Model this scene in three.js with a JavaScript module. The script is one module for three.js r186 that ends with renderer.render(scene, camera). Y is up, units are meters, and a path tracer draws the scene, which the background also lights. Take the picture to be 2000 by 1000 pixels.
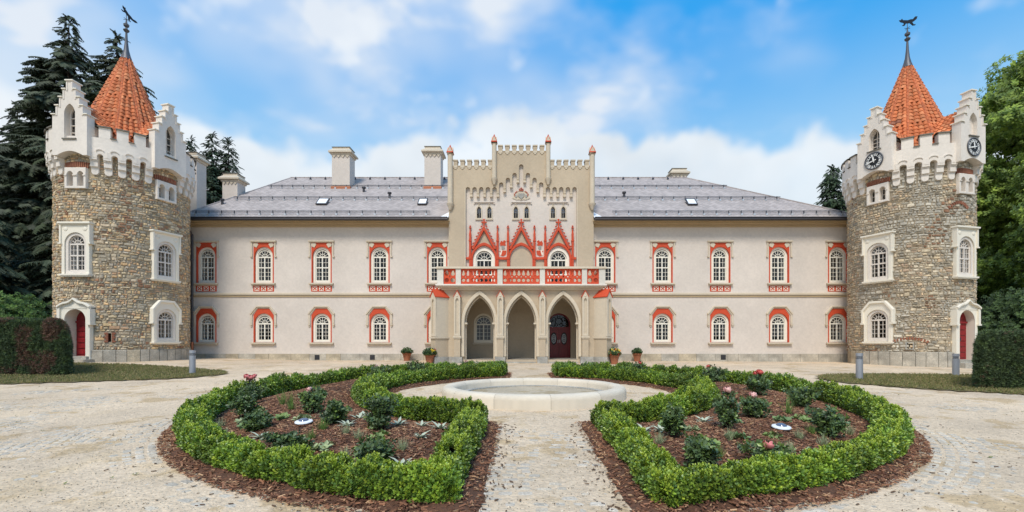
import * as THREE from 'three';
import { mergeGeometries, toCreasedNormals } from 'three/addons/utils/BufferGeometryUtils.js';

// ---------------------------------------------------------------- camera
const scene = new THREE.Scene();
const camera = new THREE.PerspectiveCamera(58.11, 2, 0.1, 2000);
camera.position.set(0, 1.08, 25);
camera.lookAt(0, 1.08, 0);
camera.setViewOffset(2000, 1000, -18, -165, 2000, 1000);   // shifted lens: level camera, high picture
const renderer = new THREE.WebGLRenderer({ antialias: true });
renderer.toneMapping = THREE.LinearToneMapping;
renderer.toneMappingExposure = 1.1;
renderer.shadowMap.enabled = true;
renderer.shadowMap.type = THREE.PCFSoftShadowMap;

// ---------------------------------------------------------------- noise
function rng(seed) { let s = seed >>> 0; return () => { s = (s + 0x6D2B79F5) >>> 0; let t = s; t = Math.imul(t ^ (t >>> 15), t | 1); t ^= t + Math.imul(t ^ (t >>> 7), t | 61); return ((t ^ (t >>> 14)) >>> 0) / 4294967296; }; }
function h3(x, y, z) { let h = Math.imul(x, 374761393) ^ Math.imul(y, 668265263) ^ Math.imul(z, 2147483647 - 1274126177); h = Math.imul(h ^ (h >>> 13), 1274126177); h ^= h >>> 16; h = Math.imul(h, 2246822519); return ((h ^ (h >>> 15)) >>> 0) / 4294967296; }
const sm = t => t * t * (3 - 2 * t);
function vn(x, y, z) {
  const X = Math.floor(x), Y = Math.floor(y), Z = Math.floor(z), u = sm(x - X), v = sm(y - Y), w = sm(z - Z);
  const L = (a, b, t) => a + (b - a) * t;
  return L(L(L(h3(X, Y, Z), h3(X + 1, Y, Z), u), L(h3(X, Y + 1, Z), h3(X + 1, Y + 1, Z), u), v),
    L(L(h3(X, Y, Z + 1), h3(X + 1, Y, Z + 1), u), L(h3(X, Y + 1, Z + 1), h3(X + 1, Y + 1, Z + 1), u), v), w);
}
function fbm(x, y, z, o = 4) { let s = 0, a = 0.5, n = 0; for (let i = 0; i < o; i++) { s += a * vn(x, y, z); n += a; x = x * 2.03 + 7.1; y = y * 2.03 + 3.7; z = z * 2.03 + 1.3; a *= 0.5; } return s / n; }
const clamp = (x, a = 0, b = 1) => Math.min(b, Math.max(a, x));
const sstep = (a, b, x) => sm(clamp((x - a) / (b - a)));
const mix = (a, b, t) => a + (b - a) * t;

// ---------------------------------------------------------------- sky (air and clouds only) and sun
const SUN = new THREE.Vector3(-0.14, 0.95, 0.66).normalize();
{
  const W = 1536, H = 768, data = new Float32Array(W * H * 4);
  for (let j = 0; j < H; j++) {
    const e = (j + 0.5) / H * Math.PI - Math.PI / 2, y = Math.sin(e), c = Math.cos(e);
    for (let i = 0; i < W; i++) {
      const a = ((i + 0.5) / W - 0.5) * 2 * Math.PI, x = c * Math.cos(a), z = c * Math.sin(a);
      const yy = Math.max(y, 0), el = e * 180 / Math.PI;
      const t0 = sstep(12, 36, el);
      let r = mix(0.40, 0.006, t0), gg = mix(0.65, 0.32, t0), b = mix(0.86, 0.80, t0);
      const k = 1 / (yy + 0.30), px = x * k, pz = z * k;
      // thin high veil and wisps
      const veil = sstep(0.42, 0.74, fbm(px * 1.5 + 3.1, 5.2, pz * 1.5 + 1.7, 5) - 0.03 - 0.42 * x);
      const wd = fbm(px * 3.2 + 11, 1.5, pz * 3.2, 3) - 0.5, wisp = sstep(0.50, 0.80, fbm(px * 5.5 + wd + 40, 8.2, pz * 7.5 + wd, 5));
      let cv = clamp(veil * 0.74 + wisp * 0.55 * (0.30 + veil));
      r = mix(r, 0.70, cv); gg = mix(gg, 0.765, cv); b = mix(b, 0.85, cv);
      // bank of cumulus along the whole horizon, with billowing tops
      const top = 17.0 + 6 * fbm(x * 2.6 + 1.3, 0.7, z * 2.6 + 6.1, 3) + 6.5 * Math.exp(-Math.pow((x - 0.05) / 0.42, 2)) * sstep(0.2, -0.6, z) + 9 * (fbm(x * 7 + 2, el * 0.10, z * 7 + 9, 4) - 0.5) + 4.5 * (fbm(x * 22, el * 0.35, z * 22, 3) - 0.5);
      const bank = sstep(0, 2.6, top - el) * mix(0.95, 0.66, sstep(1, 13, top - el));
      const bl = 0.77 + 0.24 * (fbm(x * 8, el * 0.14, z * 8 + 3, 4) - 0.5);
      r = mix(r, bl * 0.98, bank); gg = mix(gg, bl * 1.045, bank); b = mix(b, bl * 1.10, bank);
      // small separate puffs
      const pf = 0.65 * sstep(0.64, 0.80, fbm(x * 10 + 5, y * 13 + 2, z * 10 + 8, 4)) * sstep(20, 26, el); r = mix(r, 0.80, pf * 0.8); gg = mix(gg, 0.85, pf * 0.8); b = mix(b, 0.90, pf * 0.8);
      if (y < 0) { const t = clamp(-y * 6); r = mix(r, 0.35, t); gg = mix(gg, 0.36, t); b = mix(b, 0.36, t); }
      const o = (j * W + i) * 4; data[o] = r; data[o + 1] = gg; data[o + 2] = b; data[o + 3] = 1;
    }
  }
  const t = new THREE.DataTexture(data, W, H, THREE.RGBAFormat, THREE.FloatType);
  t.mapping = THREE.EquirectangularReflectionMapping; t.magFilter = THREE.LinearFilter; t.minFilter = THREE.LinearFilter;
  t.wrapS = THREE.RepeatWrapping; t.colorSpace = THREE.LinearSRGBColorSpace; t.needsUpdate = true;
  scene.background = t; scene.environment = t;
}
const sun = new THREE.DirectionalLight(new THREE.Color(1, 0.93, 0.82), 2.9);
sun.position.copy(SUN).multiplyScalar(80); sun.castShadow = true; sun.shadow.radius = 32;
sun.shadow.mapSize.set(4096, 4096);
Object.assign(sun.shadow.camera, { left: -45, right: 45, top: 40, bottom: -40, near: 1, far: 200 });
scene.add(sun); scene.add(sun.target);

// ---------------------------------------------------------------- helpers
const taken = {};
function numbered(n) { if (!(n in taken)) { taken[n] = 0; return n; } taken[n]++; return n + '_' + String(taken[n]).padStart(3, '0'); }
function thing(name, label, category, pos = [0, 0, 0], turn = 0, group) {
  const o = new THREE.Group(); o.name = numbered(name); o.position.set(...pos); o.rotation.y = turn;
  o.userData = { label, category }; if (group) o.userData.group = group; scene.add(o); return o;
}
function tag(o, label, category, group, kind) { if (label) o.userData.label = label; if (category) o.userData.category = category; if (group) o.userData.group = group; if (kind) o.userData.kind = kind; return o; }
function dup(src, pos, turn, label) { const c = src.clone(); c.name = numbered(src.name.replace(/_\d{3}$/, '')); c.userData = { ...src.userData, label }; c.position.set(...pos); c.rotation.y = turn; scene.add(c); return c; }
function norm(g) {   // non-indexed, position + normal + uv in metres (planar by face direction)
  if (g.index) g = g.toNonIndexed();
  for (const k of Object.keys(g.attributes)) if (!['position', 'normal', 'uv', 'color'].includes(k)) g.deleteAttribute(k);
  if (!g.attributes.normal) g.computeVertexNormals();
  const p = g.attributes.position, n = p.count, uv = new Float32Array(n * 2);
  const A = new THREE.Vector3(), B = new THREE.Vector3(), C = new THREE.Vector3(), N = new THREE.Vector3();
  for (let i = 0; i < n; i += 3) {
    A.fromBufferAttribute(p, i); B.fromBufferAttribute(p, i + 1); C.fromBufferAttribute(p, i + 2);
    N.subVectors(B, A).cross(C.clone().sub(A)); const ax = Math.abs(N.x), ay = Math.abs(N.y), az = Math.abs(N.z);
    for (let k = 0; k < 3; k++) {
      const x = p.getX(i + k), y = p.getY(i + k), z = p.getZ(i + k);
      let u, v; if (az >= ax && az >= ay) { u = x; v = y; } else if (ax >= ay) { u = z; v = y; } else { u = x; v = z; }
      uv[(i + k) * 2] = u; uv[(i + k) * 2 + 1] = v;
    }
  }
  g.setAttribute('uv', new THREE.BufferAttribute(uv, 2)); return g;
}
function merge(gs) { const l = gs.map(g => norm(g)); const c = l.some(g => g.attributes.color); if (!c) return l.length === 1 ? l[0] : mergeGeometries(l); return mergeGeometries(l); }
function part(parent, name, gs, m) { const o = new THREE.Mesh(Array.isArray(gs) ? merge(gs) : gs, m); o.name = name; parent.add(o); return o; }
function solo(name, gs, m, label, category, group, kind) { const o = new THREE.Mesh(Array.isArray(gs) ? merge(gs) : gs, m); o.name = numbered(name); scene.add(o); return tag(o, label, category, group, kind); }
function sub(parent, name, pos = [0, 0, 0], turn = 0) { const o = new THREE.Group(); o.name = name; o.position.set(...pos); o.rotation.y = turn; parent.add(o); return o; }
function box(x0, x1, y0, y1, z0, z1) { const g = new THREE.BoxGeometry(x1 - x0, y1 - y0, z1 - z0); g.translate((x0 + x1) / 2, (y0 + y1) / 2, (z0 + z1) / 2); return g; }
function ext(shape, z0, z1, bevel = 0, seg = 10) {
  const g = new THREE.ExtrudeGeometry(shape, { depth: z1 - z0 - 2 * bevel, bevelEnabled: bevel > 0, bevelThickness: bevel, bevelSize: bevel, bevelOffset: -bevel, bevelSegments: 1, curveSegments: seg });
  g.translate(0, 0, z0 + bevel); return g;
}
function poly(pts, Cls = THREE.Shape) { const s = new Cls(); pts.forEach(([x, y], i) => i ? s.lineTo(x, y) : s.moveTo(x, y)); s.closePath(); return s; }
// points of an opening: straight sides, round or pointed head
function archPts(cx, hw, yb, ys, rise = hw, n = 10) {
  const p = [[cx - hw, yb]];
  if (rise <= hw * 1.001) { for (let i = 0; i <= 2 * n; i++) { const t = Math.PI - Math.PI * i / (2 * n); p.push([cx + hw * Math.cos(t), ys + rise * Math.sin(t)]); } }
  else {
    const c = (rise * rise - hw * hw) / (2 * hw), r = hw + c, te = Math.atan2(rise, c);
    for (let i = 0; i <= n; i++) { const t = te * i / n; p.push([cx + c - r * Math.cos(t), ys + r * Math.sin(t)]); }
    for (let i = n - 1; i >= 0; i--) { const t = te * i / n; p.push([cx - c + r * Math.cos(t), ys + r * Math.sin(t)]); }
  }
  p.push([cx + hw, yb]); return p;
}
function ring(outer, inner) { const s = poly(outer); s.holes.push(poly(inner, THREE.Path)); return s; }
function bar(a, b, r, seg = 6) { const A = new THREE.Vector3(...a), B = new THREE.Vector3(...b), d = B.clone().sub(A), l = d.length(); const g = new THREE.CylinderGeometry(r, r, l, seg); g.applyQuaternion(new THREE.Quaternion().setFromUnitVectors(new THREE.Vector3(0, 1, 0), d.normalize())); g.translate((A.x + B.x) / 2, (A.y + B.y) / 2, (A.z + B.z) / 2); return g; }
function taper(a, b, r0, r1, seg = 7) { const A = new THREE.Vector3(...a), B = new THREE.Vector3(...b), d = B.clone().sub(A), l = d.length(); const g = new THREE.CylinderGeometry(r1, r0, l, seg, 1); g.applyQuaternion(new THREE.Quaternion().setFromUnitVectors(new THREE.Vector3(0, 1, 0), d.normalize())); g.translate((A.x + B.x) / 2, (A.y + B.y) / 2, (A.z + B.z) / 2); return g; }
function lathe(pts, seg = 32, a0 = 0, al = Math.PI * 2) { return toCreasedNormals(new THREE.LatheGeometry(pts.map(p => new THREE.Vector2(p[0], p[1])), seg, a0, al), 0.62); }
function band(outer, inner) { return poly([...outer, ...inner.slice().reverse()]); }
function tint(g, r, gg, b) { g = g.index ? g.toNonIndexed() : g; const n = g.attributes.position.count, c = new Float32Array(n * 3); for (let i = 0; i < n; i++) { c[3 * i] = r; c[3 * i + 1] = gg; c[3 * i + 2] = b; } g.setAttribute('color', new THREE.BufferAttribute(c, 3)); return g; }

// ---------------------------------------------------------------- textures (colour grain and fine relief)
function pnoise(x, y, per, s) { const X = Math.floor(x), Y = Math.floor(y), u = sm(x - X), v = sm(y - Y), w = k => ((k % per) + per) % per; return mix(mix(h3(w(X), w(Y), s), h3(w(X + 1), w(Y), s), u), mix(h3(w(X), w(Y + 1), s), h3(w(X + 1), w(Y + 1), s), u), v); }
function pfbm(u, v, base, o, s) { let t = 0, a = 0.5, n = 0, f = base; for (let i = 0; i < o; i++) { t += a * pnoise(u * f, v * f, f, s + i); n += a; a *= 0.55; f *= 2; } return t / n; }
function tex(N, fn, metres, srgb = true) {
  const d = new Uint8Array(N * N * 4);
  for (let j = 0; j < N; j++) for (let i = 0; i < N; i++) { const c = fn(i / N, j / N), o = (j * N + i) * 4; if (typeof c === 'number') { d[o] = d[o + 1] = d[o + 2] = clamp(c) * 255; } else { d[o] = clamp(c[0]) * 255; d[o + 1] = clamp(c[1]) * 255; d[o + 2] = clamp(c[2]) * 255; } d[o + 3] = 255; }
  const t = new THREE.DataTexture(d, N, N, THREE.RGBAFormat); t.wrapS = t.wrapT = THREE.RepeatWrapping; t.magFilter = THREE.LinearFilter; t.minFilter = THREE.LinearMipmapLinearFilter; t.generateMipmaps = true;
  if (srgb) t.colorSpace = THREE.SRGBColorSpace; t.repeat.set(1 / metres, 1 / metres); t.needsUpdate = true; return t;
}
const tPlaster = tex(512, (u, v) => { const f = pfbm(u, v, 4, 6, 1), g = pfbm(u, v, 64, 2, 9); const k = 0.93 + 0.10 * (f - 0.5) + 0.05 * (g - 0.5); return [k, k * 0.995, k * 0.985]; }, 5);
const bPlaster = tex(512, (u, v) => 0.6 * pfbm(u, v, 48, 3, 21) + 0.4 * pfbm(u, v, 6, 3, 31), 2.2, false);
const tStone = tex(512, (u, v) => { const f = pfbm(u, v, 6, 6, 3), g = pfbm(u, v, 90, 2, 5); const k = 0.78 + 0.30 * (f - 0.5) + 0.22 * (g - 0.5); return [k, k, k * 0.99]; }, 1.4);
const bStone = tex(512, (u, v) => 0.5 * pfbm(u, v, 10, 5, 41) + 0.5 * pfbm(u, v, 70, 2, 43), 1.4, false);
const bSlate = tex(512, (u, v) => { const a = (u + v) * 12, b = (u - v) * 12, A = Math.floor(a), B = Math.floor(b), fa = a - A, fb = b - B; return 0.35 * h3(((A % 24) + 24) % 24, ((B % 24) + 24) % 24, 4) + 0.5 * (1 - fa) + (fa < 0.07 || fb < 0.07 ? -0.25 : 0.1); }, 3.4, false);
const tSlate = tex(512, (u, v) => { const a = (u + v) * 12, b = (u - v) * 12, A = ((Math.floor(a) % 24) + 24) % 24, B = ((Math.floor(b) % 24) + 24) % 24, fa = a - Math.floor(a), fb = b - Math.floor(b); let k = 0.80 + 0.10 * (h3(A, B, 7) - 0.5) + 0.07 * (pfbm(u, v, 5, 5, 2) - 0.5); if (fa < 0.06 || fb < 0.06) k *= 0.82; return [k, k * 0.99, k * 1.02]; }, 3.4);
const tWood = tex(256, (u, v) => { const k = 0.85 + 0.25 * (pnoise(u * 60, v * 3, 60, 5) - 0.5); return [k, k, k]; }, 0.8);
const tGround = tex(1024, (u, v) => {
  const f = pfbm(u, v, 5, 7, 51), g = pfbm(u, v, 160, 2, 55), d = pfbm(u, v, 14, 5, 59);
  let k = 0.83 + 0.20 * (f - 0.5) + 0.16 * (g - 0.5); const dirt = sstep(0.58, 0.74, d) * 0.12; const gr = h3(Math.floor(u * 512), Math.floor(v * 512), 3);
  if (gr > 0.988) k *= 0.70; if (gr < 0.01) k *= 1.12;
  return [k * (1 - dirt * 0.75), k * (0.965 - dirt * 0.95), k * (0.905 - dirt * 1.4)];
}, 6.3);
const bGround = tex(1024, (u, v) => 0.45 * pfbm(u, v, 8, 5, 61) + 0.55 * pfbm(u, v, 120, 2, 63), 3.1, false);
const tBark = tex(256, (u, v) => { const k = 0.7 + 0.5 * (pnoise(u * 40, v * 6, 40, 5) - 0.5); return [k, k * 0.95, k * 0.9]; }, 1);

function M(r, g, b, rough = 0.85, o = {}) { const m = new THREE.MeshPhysicalMaterial({ roughness: rough, ...o }); m.color.setRGB(r, g, b); return m; }
const plaster = { map: tPlaster, bumpMap: bPlaster, bumpScale: 0.004 };
const stoneT = { map: tStone, bumpMap: bStone, bumpScale: 0.012 };
const MAT = {
  wall: M(0.77, 0.695, 0.63, 0.92, plaster), beige: M(0.60, 0.495, 0.365, 0.92, plaster), trim: M(0.74, 0.645, 0.51, 0.88, plaster),
  tan: M(0.58, 0.44, 0.27, 0.9, plaster), cream: M(0.84, 0.80, 0.69, 0.6), casing: M(0.83, 0.77, 0.65, 0.7), red: M(0.68, 0.082, 0.026, 0.75, plaster), white: M(0.90, 0.83, 0.755, 0.9, plaster),
  redDoor: M(0.36, 0.012, 0.018, 0.45, { map: tWood }), darkRed: M(0.26, 0.012, 0.016, 0.4, { map: tWood }),
  slate: M(0.64, 0.58, 0.515, 0.85, { map: tSlate, bumpMap: bSlate, bumpScale: 0.006 }), granite: M(0.76, 0.69, 0.58, 0.85, stoneT), granite2: M(0.70, 0.65, 0.56, 0.85, stoneT), granite3: M(0.78, 0.67, 0.50, 0.85, stoneT),
  grey: M(0.62, 0.60, 0.555, 0.85, stoneT), pedestal: M(0.76, 0.72, 0.645, 0.85, { map: tPlaster, bumpMap: bStone, bumpScale: 0.004 }), fount: M(0.80, 0.71, 0.58, 0.8, { map: tPlaster, bumpMap: bStone, bumpScale: 0.003 }), mortar: M(0.60, 0.50, 0.37, 0.95, stoneT),
  rubble: M(1, 1, 1, 0.9, { vertexColors: true, map: tStone, bumpMap: bStone, bumpScale: 0.016 }), tile: M(1, 1, 1, 0.8, { vertexColors: true, map: tStone }),
  brick: M(0.50, 0.19, 0.11, 0.9, stoneT), coping: M(0.30, 0.275, 0.23, 0.85, stoneT), lead: M(0.10, 0.105, 0.12, 0.5, { metalness: 0.4 }), gutter: M(0.075, 0.07, 0.075, 0.4, { metalness: 0.5 }), copper: M(0.44, 0.17, 0.09, 0.45, { metalness: 0.6 }),
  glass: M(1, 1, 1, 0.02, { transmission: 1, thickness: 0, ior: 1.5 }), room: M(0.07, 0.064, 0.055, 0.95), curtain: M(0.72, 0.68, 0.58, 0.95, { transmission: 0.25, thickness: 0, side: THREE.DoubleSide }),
  iron: M(0.03, 0.03, 0.033, 0.5, { metalness: 0.6 }), bollard: M(0.36, 0.38, 0.42, 0.4, { metalness: 0.3 }), bollardDark: M(0.18, 0.19, 0.21, 0.4), terracotta: M(0.56, 0.20, 0.095, 0.85, stoneT),
  soil: M(0.06, 0.035, 0.022, 1, stoneT), bark: M(0.085, 0.065, 0.05, 0.95, { map: tBark }), floor: M(0.45, 0.43, 0.39, 0.8, stoneT),
  dial: M(0.012, 0.012, 0.014, 0.5), numeral: M(0.85, 0.85, 0.82, 0.6), silver: M(0.62, 0.64, 0.66, 0.3, { metalness: 0.7 }), lampWhite: M(0.8, 0.82, 0.85, 0.35),
};
// ground height: level along the house, falling gently towards the camera, a little higher on the left
function G(x, z) {
  const a = z < 2 ? 0 : z < 4 ? -0.0227 * (z - 2) * (z - 2) / 4 : -0.0227 * (Math.min(z, 40) - 3);
  let b = x < -12 ? Math.min(0.26, 0.0286 * (-12 - x)) : x > 0 ? -Math.min(0.10, 0.005 * x) : 0;
  return a + b * (1 - sstep(5, 15, z));
}
// ================================================================ ground
const FX = 0.30, FZ = 13.8, OZ = 14.7;             // fountain centre
{
  const xs = [], zs = [];
  const push = (arr, a, b, st) => { for (let v = a; v < b - 1e-6; v += st) arr.push(v); };
  push(xs, -400, -40, 30); push(xs, -40, -12, 2); push(xs, -12, 12, 0.12); push(xs, 12, 40, 2); push(xs, 40, 401, 30);
  push(zs, -400, -30, 30); push(zs, -30, 2, 2); push(zs, 2, 24, 0.12); push(zs, 24, 60, 3); push(zs, 60, 300, 30);
  const pos = [], col = [], uv = [], idx = [], nx = xs.length;
  for (const z of zs) for (const x of xs) {
    let y = G(x, z);
    const near = 1 - sstep(10, 24, Math.hypot(x, z - 20));
    y += near * 0.018 * (fbm(x * 1.1, 0, z * 1.1, 4) - 0.5) + near * 0.008 * (fbm(x * 7, 3, z * 7, 2) - 0.5);
    pos.push(x, y, z); uv.push(x, z);
    const n = fbm(x * 0.45 + 9, 2, z * 0.45, 4), m = fbm(x * 2.3, 8, z * 2.3, 3);
    let r = 0.74 + 0.12 * (n - 0.5), g = r * 0.955, b = r * 0.885;
    const d = sstep(0.56, 0.74, m) * sstep(0.42, 0.65, n) * 0.6; r *= 1 - 0.08 * d; g *= 1 - 0.12 * d; b *= 1 - 0.24 * d;
    if (z < -1 || Math.abs(x) > 24) { const t = sstep(24, 27, Math.abs(x)) + (z < -1 ? 1 : 0); const k = clamp(t); r = mix(r, 0.07, k); g = mix(g, 0.085, k); b = mix(b, 0.03, k); }
    col.push(r, g, b);
  }
  for (let j = 0; j < zs.length - 1; j++) for (let i = 0; i < nx - 1; i++) { const a = j * nx + i; idx.push(a, a + nx, a + 1, a + 1, a + nx, a + nx + 1); }
  const g = new THREE.BufferGeometry(); g.setAttribute('position', new THREE.Float32BufferAttribute(pos, 3)); g.setAttribute('color', new THREE.Float32BufferAttribute(col, 3)); g.setAttribute('uv', new THREE.Float32BufferAttribute(uv, 2)); g.setIndex(idx); g.computeVertexNormals();
  const m = M(1.22, 1.09, 0.96, 0.95, { vertexColors: true, map: tGround, bumpMap: bGround, bumpScale: 0.02 });
  const o = new THREE.Mesh(g, m); o.name = 'ground'; o.userData = { kind: 'structure', label: 'pale sandy gravel forecourt over old paving stones' }; scene.add(o);
}

// ================================================================ window kit
// bars of a sash window: clear half width hw, from yb to spring ys, round fanlight above; rows = [[y0,y1,n],...]
function sash(hw, yb, ys, rows, z, t = 0.038) {
  const gs = [], thin = 0.017, zf = z + 0.05;
  gs.push(ext(ring(archPts(0, hw, yb, ys), archPts(0, hw - t, yb + t * 1.3, ys)), z, zf, 0.004));
  gs.push(box(-hw + t, hw - t, ys - 0.045, ys + 0.02, z + 0.002, zf + 0.01));
  rows.forEach(([y0, y1, n], i) => {
    gs.push(box(-0.028, 0.028, y0, y1, z + 0.004, zf + 0.012));
    if (i) gs.push(box(-hw + t, hw - t, y1, y1 + 0.06, z + 0.003, zf + 0.01));
    for (const s of [-1, 1]) {
      const xm = s * (0.035 + hw - t) / 2; gs.push(box(xm - thin / 2, xm + thin / 2, y0, y1, z + 0.012, zf - 0.008));
      gs.push(box(s > 0 ? hw - t - 0.018 : -hw + t, s > 0 ? hw - t : -hw + t + 0.018, y0, y1, z + 0.005, zf - 0.003));
      for (let k = 1; k < n; k++) { const y = mix(y0, y1, k / n); gs.push(box(s > 0 ? 0.035 : -hw + t, s > 0 ? hw - t : -0.035, y - thin / 2, y + thin / 2, z + 0.013, zf - 0.009)); }
    }
  });
  const R = hw - t, ri = R * 0.42;
  gs.push(ext(band(archPts(0, ri + 0.011, ys + 0.015, ys + 0.02, ri + 0.011), archPts(0, ri - 0.011, ys + 0.015, ys + 0.02, ri - 0.011)), z + 0.012, zf - 0.008));
  for (const a of [30, 60, 90, 120, 150]) { const c = Math.cos(a * Math.PI / 180), s = Math.sin(a * Math.PI / 180), r0 = a === 90 || a === 30 || a === 150 ? 0.02 : ri; gs.push((() => { const g = box(r0, R + 0.01, -0.010, 0.010, z + 0.014, zf - 0.010); g.rotateZ(a * Math.PI / 180); g.translate(0, ys, 0); return g; })()); }
  return gs;
}
function curtains(hw, yb, yt, z, fold = 0.05, cover = 0.42) {   // two drawn-back pleated curtains
  const gs = [];
  for (const s of [-1, 1]) {
    const g = new THREE.PlaneGeometry(hw * cover, yt - yb, 18, 1), p = g.attributes.position;
    for (let i = 0; i < p.count; i++) p.setZ(i, Math.sin(p.getX(i) * 70) * fold * 0.5);
    g.translate(s * hw * (1 - cover / 2 + 0.06), (yb + yt) / 2, z); g.computeVertexNormals(); gs.push(g);
  }
  return gs;
}
const glassShape = (hw, yb, ys) => { const g = new THREE.ShapeGeometry(poly(archPts(0, hw, yb, ys)), 10); return g; };

// ================================================================ the house
const house = thing('chateau', 'long cream two-storey chateau with slate hipped roof and stepped central gable between two stone towers', 'chateau');
const XU = [-17.08, -13.97, -10.83, -7.69, -4.56, 4.56, 7.67, 10.8, 13.99, 17.19];
const XL = -18.05, XR = 18.1, RH = 3.88, RZ = 0.32;
for (const [x0, x1, sgn] of [[XL, -RH + 0.05, -1], [RH - 0.05, XR, 1]]) {
  const s = poly([[x0, 0.3], [x1, 0.3], [x1, 7.5], [x0, 7.5]]);
  for (const x of XU) if (Math.sign(x) === sgn) {
    s.holes.push(poly([[x - 0.53, 4.11], [x - 0.53, 6.40], [x + 0.53, 6.40], [x + 0.53, 4.11]], THREE.Path));
    s.holes.push(poly([[x - 0.53, 0.91], [x - 0.53, 2.43], [x - 0.28, 2.77], [x + 0.28, 2.77], [x + 0.53, 2.43], [x + 0.53, 0.91]], THREE.Path));
  }
  part(house, 'wall', [ext(s, -0.45, 0)], MAT.wall);
  part(house, 'string_course', [box(x0, x1, 3.56, 3.66, -0.02, 0.10), box(x0, x1, 3.52, 3.56, -0.02, 0.07)], MAT.trim);
  part(house, 'string_course_moulding', [box(x0, x1, 3.44, 3.515, -0.02, 0.045)], MAT.tan);
  part(house, 'cornice', [box(x0, x1, 7.22, 7.30, -0.02, 0.06), box(x0, x1, 7.304, 7.36, -0.02, 0.14), box(x0, x1, 7.364, 7.45, -0.02, 0.30), box(x0, x1, 7.454, 7.50, -0.3, 0.42)], MAT.tan);
  // plinth of granite blocks
  const r = rng(sgn > 0 ? 71 : 37); let x = x0;
  while (x < x1 - 0.05) {
    let w = 0.55 + r() * 0.75; if (x + w > x1 - 0.45) w = x1 - x;
    const mt = [MAT.granite, MAT.granite2, MAT.granite3][Math.floor(r() * 3)];
    part(house, 'plinth_block', [ext(poly([[x + 0.006, -0.4], [x + w - 0.006, -0.4], [x + w - 0.006, 0.36], [x + 0.006, 0.36]]), -0.3, 0.045 + r() * 0.008, 0.006)], mt);
    x += w;
  }
  part(house, 'plinth_bed', [box(x0, x1, -0.45, 0.352, -0.4, 0.028)], MAT.mortar);
}
for (const px of [-11.05, -8.06, 10.94]) {   // cellar vents
  const v = sub(house, 'cellar_vent', [px, 0.17, 0.06]);
  part(v, 'opening', [box(-0.13, 0.13, -0.13, 0.13, -0.01, 0.004)], MAT.iron);
  part(v, 'grille', [-0.09, -0.045, 0, 0.045, 0.09].map(k => box(k - 0.006, k + 0.006, -0.13, 0.13, 0.006, 0.014)), MAT.lead);
}
// interior: floors, back and end walls, so that the panes look into rooms
part(house, 'back_wall', [box(XL, XR, 0, 7.5, -12.5, -12.1), box(XL, XL + 0.4, 0, 7.5, -12.1, -0.45), box(XR - 0.4, XR, 0, 7.5, -12.1, -0.45)], MAT.wall);
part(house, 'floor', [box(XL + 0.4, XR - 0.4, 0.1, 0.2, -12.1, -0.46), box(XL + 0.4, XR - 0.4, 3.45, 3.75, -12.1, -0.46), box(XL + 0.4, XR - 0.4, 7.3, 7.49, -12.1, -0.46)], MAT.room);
part(house, 'room_wall', [box(XL + 0.4, XR - 0.4, 0.2, 3.45, -4.2, -4.0), box(XL + 0.4, XR - 0.4, 3.75, 7.3, -4.2, -4.0)], MAT.room);

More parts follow.
